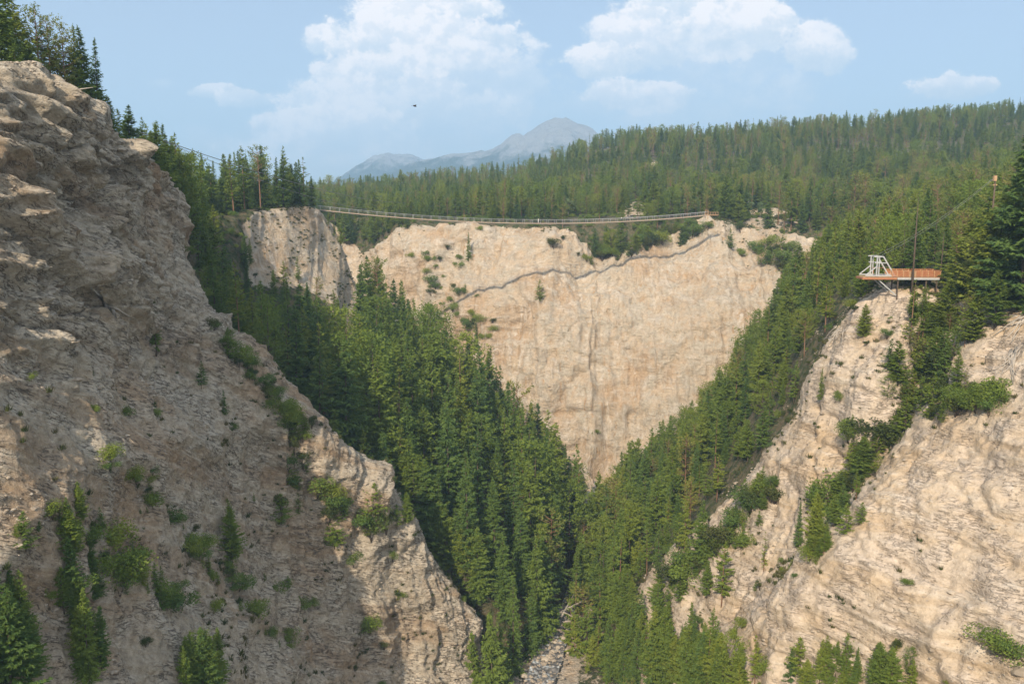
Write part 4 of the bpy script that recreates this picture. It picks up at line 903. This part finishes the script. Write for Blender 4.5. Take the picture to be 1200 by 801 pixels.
ANCH = [(20,45,'at the left end of the left cliff rim'),(75,70,'in the tall stand on the left cliff rim'),(140,150,'where the left cliff rim drops to the woods'),(200,225,'in the trees touching the left cliff edge'),
 (225,195,'on the plateau close right of the left cliff'),(265,205,'on the plateau midway between left cliff and bridge'),(310,215,'on the plateau left of the bridge end'),(358,225,'at the left end of the suspension bridge'),
 (235,290,'in shade against the upper left cliff wall'),(280,300,'in the wood left of the bare spur'),(255,345,'in shade beside the narrow left cliff bulge'),(300,350,'in the wood low left of the spur'),(345,360,'right below the bare spur face'),(395,360,'below the right flank of the spur'),
 (310,410,'above the left cliff foot in dense shade'),(360,420,'in the wood middle left of the valley'),(420,400,'below the grey shadow beside the spur'),(470,400,'at the upper edge of the valley wood'),(400,470,'close above the sunlit left ribs'),(450,480,'in the heart of the valley wood'),(510,430,'before the left foot of the far cliff'),(560,440,'on the wood crest before the far cliff'),(610,460,'on the right shoulder of the valley wood'),
 (420,540,'along the top edge of the sunlit ribs'),(480,550,'in the valley wood above the sunlit ribs'),(540,520,'in the middle of the valley wood'),(600,530,'in the valley wood left of the creek head'),(655,540,'beside the creek head below the far cliff'),(520,610,'beside the sunlit ribs in lower valley'),(580,610,'in the lower valley wood'),(640,620,'on the left bank midway down the creek'),(560,690,'low in the valley right of the ribs'),(620,700,'on the left bank above the log jam'),(580,760,'at the bottom frame beside the ribs'),(630,770,'on the left bank at the bottom frame'),
 (700,600,'on the right bank below the creek head'),(740,540,'at the lower tip of the right wood'),(780,500,'in the right wood above the creek head'),(830,440,'in the right wood against the far cliff'),(880,390,'in the right wood at mid height'),(930,350,'in the right wood below the plateau'),(985,320,'in the wood left of the viewing platform'),(790,570,'in the right wood above the creek'),(850,510,'in the right wood beside the bare slope'),(900,450,'in the right wood left of the buff ridge'),(950,400,'along the upper edge of the buff ridge'),(740,620,'on the right bank above the creek'),(690,680,'on the right bank near the log jam'),(720,730,'on the right bank below the log jam'),(770,720,'at the foot of the bare right slope'),(680,780,'on the right bank at the bottom frame'),(750,780,'at bottom frame right of the creek'),(830,760,'at bottom frame below the bare slope'),
 (1010,240,'on the hillside above left of the platform'),(1060,260,'in the wood directly above the platform'),(1110,260,'in the wood above the platform right end'),(1160,220,'around the cable mast on the right hillside'),(1190,260,'against the right frame edge above the buff cliff'),(1130,320,'just right of the platform railing'),(1170,340,'on top of the near buff cliff'),(1080,370,'in the gully below the platform'),(1120,410,'in the gully beside the near buff cliff'),(1070,450,'in the middle of the bushy gully'),(1010,540,'in the lower bushy gully'),(950,620,'at the lower tip of the bushy gully'),(1000,780,'at bottom frame before the buff cliff'),
 (850,270,'at the right end of the suspension bridge'),(920,270,'on the plateau rim right of the bridge'),(750,270,'on the far rim behind the bridge'),(660,255,'on the plateau behind the bridge middle'),(560,250,'on the plateau behind the left bridge half'),(460,250,'on the far rim right of the spur'),(240,790,'at bottom frame on the left cliff'),(100,740,'in the shaded gully on the left cliff'),(185,375,'alone on the middle of left cliff'),(20,760,'in the bottom left corner'),(60,620,'on the lower left cliff above the gully'),(240,470,'on the ledge of the left cliff'),(270,640,'at the shadow edge on the left cliff'),(215,700,'in the lower end of the bushy left cliff gully'),(150,660,'in the middle of the bushy left cliff gully'),(200,600,'on the thin grassy ledge across left cliff'),(330,720,'on the low shaded foot of the left cliff'),(440,640,'among the ribs near the wood edge'),(380,620,'among the sunlit ribs of left cliff'),(340,570,'where sunlight first reaches the left cliff'),(549,290,'on the far cliff face below the bridge'),(635,345,'on the far cliff beside the bridge shadow'),(960,455,'alone on the buff ridge slope'),(895,640,'alone on the lower buff slope')]
ORD = ['first', 'second', 'third', 'fourth', 'fifth', 'sixth', 'seventh', 'eighth', 'ninth', 'tenth', 'eleventh', 'twelfth', 'thirteenth', 'fourteenth', 'fifteenth', 'sixteenth', 'seventeenth', 'eighteenth', 'nineteenth', 'twentieth']
def label_all(ids, look, cat, group, noun):
    cells = {}
    for i in ids:
        x, y, z, kind, v, h, wf, rot = TREES[i]
        a, b, _ = proj(np.array([x, y, z+h*(.6 if cat != 'shrub' else .5)]))
        k = min(range(len(ANCH)), key=lambda q: (ANCH[q][0]-a)**2+(ANCH[q][1]-b)**2)
        cells.setdefault((k, look(kind)), []).append((float(a), i))
    for (k, lk), L in cells.items():
        L.sort(); n = len(L)
        for r_, (a, i) in enumerate(L):
            if n == 1: lb = '%s %s' % (lk, ANCH[k][2]) 
            elif r_ == 0: lb = 'leftmost %s %s' % (lk, ANCH[k][2])
            elif r_ == n-1: lb = 'rightmost %s %s' % (lk, ANCH[k][2])
            elif r_ < 20: lb = '%s %s from left %s' % (ORD[r_], lk, ANCH[k][2])
            else: lb = '%s %s' % (lk, ANCH[k][2])
            o = plant(i); tag(o, lb, cat, group)
label_all(single, lambda k: LOOK[k], 'conifer tree', 'conifers standing in and around the canyon', 'conifer')
label_all(shr[:300], lambda k: 'low green shrub' if k == 'juniper' else 'leafy green shrub', 'shrub', 'shrubs growing on the cliffs and slopes', 'shrub')
label_all(asp[:40], lambda k: 'pale green leafy aspen', 'leafy tree', 'pale leafy trees on the far plateau', 'aspen')

# ------------------------------------------------------------------ simple materials for built things
def plain(name, c, rough=0.6, metal=0.0, var=0.15):
    m, t = new_mat(name); p = t.n.new('ShaderNodeTexCoord').outputs['Object']
    b = finish(t, t.mix(t.noise(p, 3.0, 4, .6), tuple(x*(1-var) for x in c), tuple(min(1, x*(1+var)) for x in c)), rough, spec=.4); b.inputs['Metallic'].default_value = metal; return m
M['plank'] = plain('weathered_plank', (0.50, 0.37, 0.26), .8)
M['steel'] = plain('galvanised_steel', (0.46, 0.47, 0.47), .5, 0.3)
M['white_steel'] = plain('pale_painted_steel', (0.42, 0.43, 0.43), .5, var=.2)
M['cable'] = plain('steel_cable', (0.22, 0.22, 0.22), .5, 0.3)
M['orange'] = plain('orange_rail_mesh', (0.40, 0.17, 0.08), .7, var=.35)
M['timber'] = plain('fresh_timber', (0.42, 0.27, 0.15), .8, var=.3)
M['beam'] = plain('rusty_beam', (0.36, 0.16, 0.08), .8)
M['rock'] = M['right_rock']
class MB:
    def __init__(s): s.v = []; s.f = []
    def box(s, c, sz, ax=None):
        ax = ax or (Vector((1, 0, 0)), Vector((0, 1, 0)), Vector((0, 0, 1))); b = len(s.v); c = Vector(c)
        for i in (-1, 1):
            for j in (-1, 1):
                for k in (-1, 1): s.v.append(c+ax[0]*(i*sz[0]/2)+ax[1]*(j*sz[1]/2)+ax[2]*(k*sz[2]/2))
        s.f += [tuple(b+q for q in f) for f in ((0, 1, 3, 2), (4, 6, 7, 5), (0, 4, 5, 1), (2, 3, 7, 6), (0, 2, 6, 4), (1, 5, 7, 3))]; return s
    def bar(s, a, b_, w, h=None):
        a, b_ = Vector(a), Vector(b_); d = (b_-a); L = d.length; d.normalize()
        side = d.cross(Vector((0, 0, 1))); side = side.normalized() if side.length > 1e-3 else Vector((1, 0, 0)); up = side.cross(d).normalized()
        return s.box((a+b_)/2, (L, w, h or w), (d, side, up))
    def build(s, name, mat, parent=None):
        me = bpy.data.meshes.new(name); me.from_pydata(s.v, [], s.f); me.update(); me.materials.append(mat)
        o = bpy.data.objects.new(name, me); C.objects.link(o)
        if parent: o.parent = parent
        return o
def tube_obj(name, paths, mat, parent=None, sides=6):
    o = bpy.data.objects.new(name, tubes(name, paths, mat, sides)); C.objects.link(o)
    if parent: o.parent = parent
    return o
# ------------------------------------------------------------------ suspension footbridge
def bridge():
    a, b = Vector(P(347, 242.5, 291)), Vector(P(828, 252, 347)); d = b-a; dh = Vector((d.x, d.y, 0)).normalized(); side = Vector((dh.y, -dh.x, 0))
    e = empty('suspension_bridge', a, 0, 'long wooden-decked suspension footbridge hanging across the canyon before the far cliff', 'footbridge')
    f = lambda t: d*t+Vector((0, 0, -4.3*4*t*(1-t)))
    n = 110; pts = [f(i/n) for i in range(n+1)]
    m = MB()
    for i in range(n): m.bar(pts[i], pts[i+1], 1.5, .22)
    m.build('deck', M['plank'], e)
    tube_obj('bearing_cable', [([p+side*s*.8+Vector((0, 0, -.2)) for p in pts], [.06]*len(pts)) for s in (-1, 1)], M['cable'], e, 5)
    for s in (-1, 1):
        tube_obj('hand_cable', [([p+side*s*.85+Vector((0, 0, 1.35)) for p in pts], [.05]*len(pts))], M['steel'], e, 5)
        w = [([p+side*s*.83+Vector((0, 0, z)) for p in pts], [.018]*len(pts)) for z in (.3, .6, .9, 1.15)]
        for i in range(n*2): 
            p = f(i/(n*2)); w.append(([p+side*s*.83+Vector((0, 0, .05)), p+side*s*.84+Vector((0, 0, 1.32))], [.016, .016]))
        tube_obj('side_netting', w, M['cable'], e, 3)
        for i in range(50):
            p = f((i+.5)/50); MB().bar(p+side*s*.84+Vector((0, 0, -.15)), p+side*s*.86+Vector((0, 0, 1.42)), .07).build('post', M['white_steel'] if i % 4 == 0 else M['steel'], e)
    for end, q in ((0, pts[0]), (1, pts[-1])):
        m = MB(); sg = -1 if end == 0 else 1
        for s in (-1, 1): m.bar(q+side*s*1.0+Vector((0, 0, -1.5)), q+side*s*1.0+Vector((0, 0, 2.0)), .25)
        m.bar(q+side*-1.1+Vector((0, 0, 1.9)), q+side*1.1+Vector((0, 0, 1.9)), .2)
        m.build('anchor_frame', M['timber'], e)
        MB().bar(q, q+dh*sg*5, 1.9, .3).build('landing', M['timber'], e)
        m = MB()
        for s in (-1, 1):
            for k in range(5): m.bar(q+side*s*.95+dh*sg*k*1.2, q+side*s*.95+dh*sg*k*1.2+Vector((0, 0, 1.25)), .1)
            m.bar(q+side*s*.95+Vector((0, 0, 1.2)), q+side*s*.95+dh*sg*4.9+Vector((0, 0, 1.2)), .09); m.bar(q+side*s*.95+Vector((0, 0, .65)), q+side*s*.95+dh*sg*4.9+Vector((0, 0, .65)), .07)
        m.build('landing_rail', M['timber'], e)
    return a, f, side, dh
ba, bf, bside, bdh = bridge()

# ------------------------------------------------------------------ hikers on the bridge
def person(loc, rz, shirt, trousers, label, scale=1.0, lean=0.0):
    V_ = [(0, 0, .95), (0, 0, 1.12), (0, .01, 1.32), (0, .0, 1.46), (0, .02, 1.56), (0, .03, 1.70), (.10, 0, .90), (.11, .04, .50), (.11, -.02, .08), (.11, .13, .04), (-.10, 0, .90), (-.11, -.08, .50), (-.11, -.14, .09), (-.11, .0, .04),
          (.19, 0, 1.40), (.27, .02, 1.14), (.24, .16, .98), (.23, .24, .95), (-.19, 0, 1.40), (-.27, -.02, 1.14), (-.24, .12, .96), (-.23, .20, .93)]
    E = [(0, 1), (1, 2), (2, 3), (3, 4), (4, 5), (0, 6), (6, 7), (7, 8), (8, 9), (0, 10), (10, 11), (11, 12), (12, 13), (2, 14), (14, 15), (15, 16), (16, 17), (2, 18), (18, 19), (19, 20), (20, 21)]
    Rr = [.13, .13, .15, .07, .085, .095, .09, .062, .042, .04, .09, .062, .042, .04, .06, .045, .032, .03, .06, .045, .032, .03]
    def skin(name, keep, grow, mat, par):
        me = bpy.data.meshes.new(name); idx = {k: i for i, k in enumerate(keep)}
        me.from_pydata([V_[k] for k in keep], [(idx[a], idx[b]) for a, b in E if a in idx and b in idx], []); me.update(); me.materials.append(mat)
        o = bpy.data.objects.new(name, me); C.objects.link(o)
        mo = o.modifiers.new('skin', 'SKIN'); sv = me.skin_vertices[0].data
        for k, i in idx.items(): sv[i].radius = (Rr[k]*grow,)*2
        sv[0].use_root = True
        o.modifiers.new('sub', 'SUBSURF').levels = 1; o.modifiers['sub'].render_levels = 2
        if par: o.parent = par
        return o
    body = skin('person', list(range(22)), 1.0, M['skin'], None); body.location = loc; body.rotation_euler = (0, 0, rz); body.scale = (scale,)*3
    tag(body, label, 'person', 'hikers crossing the suspension bridge')
    skin('shirt', [0, 1, 2, 14, 15, 18, 19], 1.22, shirt, body); skin('trousers', [0, 6, 7, 8, 10, 11, 12], 1.16, trousers, body)
    bm = bmesh.new(); bmesh.ops.create_uvsphere(bm, u_segments=12, v_segments=8, radius=.115)
    for v in bm.verts: v.co = Vector((v.co.x, v.co.y*1.05, v.co.z if v.co.z > -.02 else v.co.z*.3))+Vector((0, .015, 1.72))
    me = bpy.data.meshes.new('hair'); bm.to_mesh(me); bm.free(); me.materials.append(M['hair']); h = bpy.data.objects.new('hair', me); C.objects.link(h); h.parent = body
M['skin'] = plain('skin', (0.45, 0.28, 0.20), .6); M['hair'] = plain('dark_hair', (0.05, 0.035, 0.025), .7); M['white_cloth'] = plain('white_cloth', (0.75, 0.75, 0.73), .9)
M['navy'] = plain('navy_cloth', (0.05, 0.08, 0.14), .9); M['grey_cloth'] = plain('grey_cloth', (0.15, 0.15, 0.16), .9); M['blue_cloth'] = plain('blue_cloth', (0.18, 0.30, 0.45), .9)
def on_bridge(px):
    best = min(range(1001), key=lambda i: abs(float(proj(np.array(ba+bf(i/1000)))[0])-px)); return ba+bf(best/1000)+Vector((0, 0, .12))
brz = math.atan2(bdh.y, bdh.x)-math.pi/2
person(on_bridge(631), brz+.1, M['white_cloth'], M['white_cloth'], 'person in white clothes standing alone at the middle of the footbridge')
person(on_bridge(728), brz, M['white_cloth'], M['navy'], 'person in white top walking on the right part of the footbridge')
person(on_bridge(735), brz+math.pi, M['blue_cloth'], M['grey_cloth'], 'person in blue top right beside the white-topped walker on the footbridge')

# ------------------------------------------------------------------ viewing platform with launch frame
def platform():
    Yp = 160.0; a = Vector(P(1012, 326, Yp)); b = Vector(P(1102, 326.5, Yp-1)); dx = (b-a).normalized(); dy = Vector((-dx.y, dx.x, 0)).normalized(); up = Vector((0, 0, 1)); mpp = Yp/FPX
    e = empty('viewing_platform', a, 0, 'cantilevered wooden platform with orange railing and white steel frame above the buff ridge', 'platform')
    q = lambda px, z, y=0.: dx*((px-1012)*mpp)+up*(z*mpp)+dy*y
    ax = (dx, dy, up)
    m = MB(); 
    for k in range(44): m.box(q(1012+1.0+k*2.05, 1.1, 1.8), (.29, 3.6, .09), ax)
    m.build('deck', M['timber'], e)
    MB().bar(q(1011, -.2, 0), q(1050, -.2, 0), .25, .36).bar(q(1011, -.2, 3.6), q(1050, -.2, 3.6), .25, .36).bar(q(1011, -.1, -.1), q(1011, -.1, 3.7), .2, .34).build('rusty_girder', M['beam'], e)
    MB().bar(q(1050.5, -.2, 0), q(1098, -.2, 0), .22, .36).bar(q(1050.5, -.2, 3.6), q(1098, -.2, 3.6), .22, .36).build('pale_girder', M['white_steel'], e)
    for s, y in ((0, .1), (1, 3.5)):
        m = MB()
        m.bar(q(1014, 3.2, y), q(1050, 3.2, y), .2).bar(q(1026.5, 3.8, y), q(1026.5, 24.5, y), .2).bar(q(1029, 3.8, y), q(1029, 24.5, y), .16).bar(q(1023, 25.3, y), q(1034, 25.3, y), .2)
        m.bar(q(1033.5, 25, y), q(1047, 3.8, y), .22).bar(q(1014.5, 3.8, y), q(1026, 13.5, y), .16).bar(q(1024, 18, y), q(1038, 18, y), .16)
        m.build('launch_frame', M['white_steel'], e)
    MB().bar(q(1028, 25.3, .2), q(1028, 25.3, 3.4), .16).bar(q(1034, 25.3, .2), q(1034, 25.3, 3.4), .14).build('cross_bar', M['white_steel'], e)
    for y in (0.02, 3.58):
        for i, px in enumerate((1044, 1050, 1057, 1064, 1071, 1078, 1085, 1092, 1099)):
            MB().bar(q(px, 1.6, y), q(px, 9.4, y), .12).build('rail_post', M['timber'], e)
            if i < 8:
                m = MB(); x1 = (1050, 1057, 1064, 1071, 1078, 1085, 1092, 1099)[i]
                for k in range(9): m.bar(q(px+.6+k*(x1-px-1.2)/8, 2.0, y), q(px+.6+k*(x1-px-1.2)/8, 8.2, y), .07)
                for z in (2.2, 3.8, 5.4, 7.0, 8.3): m.bar(q(px+.4, z, y+.045), q(x1-.4, z, y+.045), .05)
                m.build('rail_panel', M['orange'] if i not in (3,) else M['timber'], e)
        MB().bar(q(1043, 9.5, y), q(1100, 9.5, y), .12).build('top_rail', M['orange'], e)
    MB().bar(q(1030, 1.6, 3.55), q(1030, 11, 3.55), .1).bar(q(1036, 1.6, 3.55), q(1036, 11, 3.55), .1).bar(q(1028, 11, 3.55), q(1043, 11, 3.55), .1).build('back_rail', M['orange'], e)
    for px, L in ((1052, 26), (1068, 22), (1084, 20), (1096, 20)):
        for y in (.3, 3.3): MB().bar(q(px, -2.2, y), q(px, -L, y), .2).build('support_post', M['bark'], e)
    MB().bar(q(1030, -2, .4), q(1051, -20, .4), .2).bar(q(1030, -2, 3.2), q(1051, -20, 3.2), .2).build('brace', M['steel'], e)
    MB().bar(q(1103, .5, 1.2), q(1132, -.5, 1.2), 1.5, .14).build('gangway', M['plank'], e)
    return a, q
pa_, pq = platform()
def cable(name, a, b, sag, r_, label, cat='cable', group=None, mat='cable'):
    a, b = Vector(a), Vector(b); e = [(a*(1-t)+b*t+Vector((0, 0, -4*sag*t*(1-t)))) for t in [i/40 for i in range(41)]]
    o = tube_obj(name, [(e, [r_]*41)], M[mat], None, 5); tag(o, label, cat, group); return o
mastp = ground_below(*P(1159, 300, 150)[:2]); mz = P(1159, 209, 150)[2]; mx, my, _ = P(1159, 300, 150)
e = empty('cable_mast', (mx, my, mastp[0].z), 0, 'timber cable mast with wooden head rising among conifers right of the platform', 'mast')
tube_obj('pole', [([(0, 0, -1), (0, 0, mz-mastp[0].z+.6)], [.2, .12])], M['bark'], e, 8)
MB().box((-.1, 0, mz-mastp[0].z), (.5, .5, .9)).box((0, 0, mz-mastp[0].z-1.1), (.7, .16, .2)).build('head_block', M['timber'], e)
for k in (-1, 1):
    cable('guy_cable', Vector((mx-.45, my+k*.25, mz-.1)), pa_+pq(1030, 25.6, 1.8+k*1.2), 1.0, .014, 'front steel cable running from mast head down to the white frame' if k < 0 else 'rear steel cable running from mast head down to the white frame', 'cable', 'cables from mast to platform', 'steel')
cable('zipline_cable', P(150, 150, 150), P(520, 232, 560), 7, .075, 'upper thin dark cable sloping over the wooded plateau above the bridge end', 'cable', 'cables crossing the sky')
cable('zipline_cable', P(150, 147, 152), P(505, 238, 540), 9, .05, 'lower thin dark cable sloping over the wooded plateau above the bridge end', 'cable', 'cables crossing the sky')

# ------------------------------------------------------------------ dead wood: logs, roots, snags
def wood(name, paths, label, cat, mat='deadwood', group=None, sides=6):
    p0 = Vector(paths[0][0][0]); o = tube_obj(name, [([Vector(p)-p0 for p in pts], r_) for pts, r_ in paths], M[mat], None, sides); o.location = p0; return tag(o, label, cat, group)
def gp(px, py, off=0.1):
    g = ground_at(px, py); p = g[0]; return p-p.normalized()*off
def trail(pts, off=.12, jit=.0): return [gp(a, b, off)+Vector((R.normal(0, jit), R.normal(0, jit), R.normal(0, jit))) for a, b in pts]
wood('fallen_log', [(trail([(108, 338), (118, 348), (124, 358), (132, 364), (136, 372)], .25), [.10, .3, .36, .34, .16]), (trail([(124, 358), (138, 362), (150, 370), (160, 374)], .3), [.16, .14, .10, .04]), (trail([(118, 348), (112, 352), (104, 350)], .3), [.10, .07, .03])],
     'bleached forked driftwood log lying on the shaded left cliff ledge', 'log')
wood('dead_branch', [([P(60, 122, 122), P(66, 113, 122), P(76, 108, 121.5), P(92, 105, 121), P(109, 102.5, 120)], [.22, .2, .15, .11, .04]), ([P(76, 108, 121.5), P(86, 108.5, 121), P(95, 112, 121)], [.09, .06, .02]), ([P(66, 113, 122), P(72, 119, 122), P(80, 124, 122)], [.1, .07, .03])],
     'bare grey branch arching out over the left cliff rim', 'branch')
def roots(name, cx_, cy_, spread, length, n, label, seed, ang):
    rs = np.random.RandomState(seed); paths = []
    for k in range(n):
        a = ang+rs.uniform(-.5, .5); x, y = cx_+rs.uniform(-spread, spread), cy_+rs.uniform(-spread, spread)*.7; pts = []
        for i in range(6):
            g = ground_at(x, y)
            if g is None: break
            pts.append(g[0]-g[0].normalized()*rs.uniform(.05, .5)); x += math.cos(a)*length/5; y += math.sin(a)*length/5; a += rs.normal(0, .25)
        if len(pts) > 2: paths.append((pts, list(np.linspace(rs.uniform(.10, .2), .03, len(pts)))))
    wood(name, paths, label, 'roots', 'deadwood', 'exposed root tangles on the near buff cliff', 5)
roots('exposed_roots', 1196, 372, 7, 34, 14, 'grey tangled roots spilling from the top edge of near buff cliff', 1, 2.55)
roots('exposed_roots', 1190, 410, 6, 36, 14, 'grey root mass hanging down the near buff cliff by the right frame', 2, 1.95)
roots('exposed_roots', 985, 385, 5, 30, 10, 'brown fallen roots and debris strewn along the upper buff ridge edge', 3, 2.3)
lg = [((655, 718), (690, 700), .28, 'pale bare log leaning out of the jam over the creek'), ((658, 722), (676, 690), .2, 'thin bare log leaning steeply at the log jam'), ((662, 728), (692, 722), .22, 'grey log lying lowest across the creek at the log jam'), ((650, 712), (684, 728), .2, 'brown log lying slantwise down the middle of the log jam'), ((668, 708), (680, 738), .16, 'short dark log wedged end-on in the log jam')]
for a_, b_, r_, lb in lg:
    Y0 = 217; p, q_ = Vector(P(a_[0], a_[1], Y0)), Vector(P(b_[0], b_[1], Y0-2)); ga, gb = ground_below(p.x, p.y), ground_below(q_.x, q_.y)
    zc = -97.5+R.uniform(0, 1.6); p *= (zc)/p.z if p.z else 1; q_ *= (zc+1.0)/q_.z
    wood('fallen_log', [([p, p*.5+q_*.5, q_], [r_*1.2, r_, r_*.6])], lb, 'log', 'deadwood', 'logs jammed in the creek')
def snag(px, py, hp, label, mat='deadwood', lean=0.0, Y=None):
    g = ground_at(px, py) if Y is None else None; p = g[0] if g else Vector(P(px, py, Y))
    if g is None: gb = ground_below(p.x, p.y); p = Vector((p.x, p.y, gb[0].z)) if gb else p
    h = hp*p.y/FPX; rs = np.random.RandomState(int(px)); paths = [([p+Vector((0, 0, -.8)), p+Vector((lean*h*.5, 0, h*.5)), p+Vector((lean*h, 0, h))], [h*.010+.04, h*.007+.03, .02])]
    for k in range(14):
        z = rs.uniform(.35, .97)*h; a = rs.rand()*6.28; L = (1-z/h)*1.6+.3; c = p+Vector((lean*z, 0, z)); paths.append(([c, c+Vector((math.cos(a)*L, math.sin(a)*L, L*.25))], [.035, .012]))
    wood('dead_tree', paths, label, 'dead tree', mat, 'bare dead trunks among the conifers')
snag(1069, 336, 112, 'tall thin bare trunk standing in front of the orange platform railing', 'bark', 0, 158)
snag(1100, 345, 60, 'short bare trunk right behind the platform railing end', 'bark', .02, 166)
snag(1157, 345, 90, 'bare grey trunk beside the cable mast', 'bark', 0, 152)
snag(912, 560, 40, 'thin bare trunk standing in the right wood by the ridge', 'deadwood', .03)

# ------------------------------------------------------------------ bird
def bird():
    c = Vector(P(486, 124.5, 150)); w = .62
    vs = [(-.38, 0, 0), (-.1, .09, .05), (-.1, -.09, .05), (-.1, 0, -.09), (.18, .08, .05), (.18, -.08, .05), (.18, 0, -.08), (.40, 0, .02), (-.58, .12, 0), (-.58, -.12, 0), (-.58, 0, .03)]
    fs = [(0, 1, 3), (0, 3, 2), (0, 2, 1), (1, 4, 6, 3), (3, 6, 5, 2), (2, 5, 4, 1), (4, 7, 6), (6, 7, 5), (5, 7, 4), (0, 8, 10), (0, 10, 9), (0, 9, 8)]
    for s in (-1, 1):
        b = len(vs); vs += [(.14, s*.06, .05), (-.12, s*.06, .05), (.20, s*w*.55, .22), (-.10, s*w*.5, .20), (.02, s*w*1.15, .10), (-.12, s*w*1.0, .09), (0, s*w*.5, .17)]
        fs += [(b, b+1, b+3, b+2), (b+2, b+3, b+5, b+4), (b, b+2, b+6), (b+1, b+6, b+3), (b, b+6, b+1)]
    me = bpy.data.meshes.new('bird'); me.from_pydata(vs, [], fs); me.update(); me.materials.append(M['hair']); o = bpy.data.objects.new('bird', me); C.objects.link(o); o.location = c; o.rotation_euler = (0, .1, .5)
    tag(o, 'small dark bird gliding in the open sky above the far mountain', 'bird')
bird()

def haze():
    me = bpy.data.meshes.new('haze'); bm = bmesh.new(); bmesh.ops.create_cube(bm, size=1.0)
    lo, hi = Vector((-6600, -2600, -190)), Vector((6600, 6900, 640))
    for v in bm.verts: v.co = Vector([lo[k] if v.co[k] < 0 else hi[k] for k in range(3)])
    bm.to_mesh(me); bm.free()
    o = bpy.data.objects.new('haze', me); C.objects.link(o); o['kind'] = 'stuff'; o['label'] = 'thin blue summer haze filling the valley'
    m = bpy.data.materials.new('haze_air'); m.use_nodes = True; t = NT(m.node_tree)
    v = t.n.new('ShaderNodeVolumePrincipled'); v.inputs['Color'].default_value = (0.47, 0.72, 1.0, 1); v.inputs['Density'].default_value = 0.00023; v.inputs['Anisotropy'].default_value = 0.1
    out = t.n.new('ShaderNodeOutputMaterial'); t.l.new(v.outputs[0], out.inputs['Volume']); me.materials.append(m)
haze()
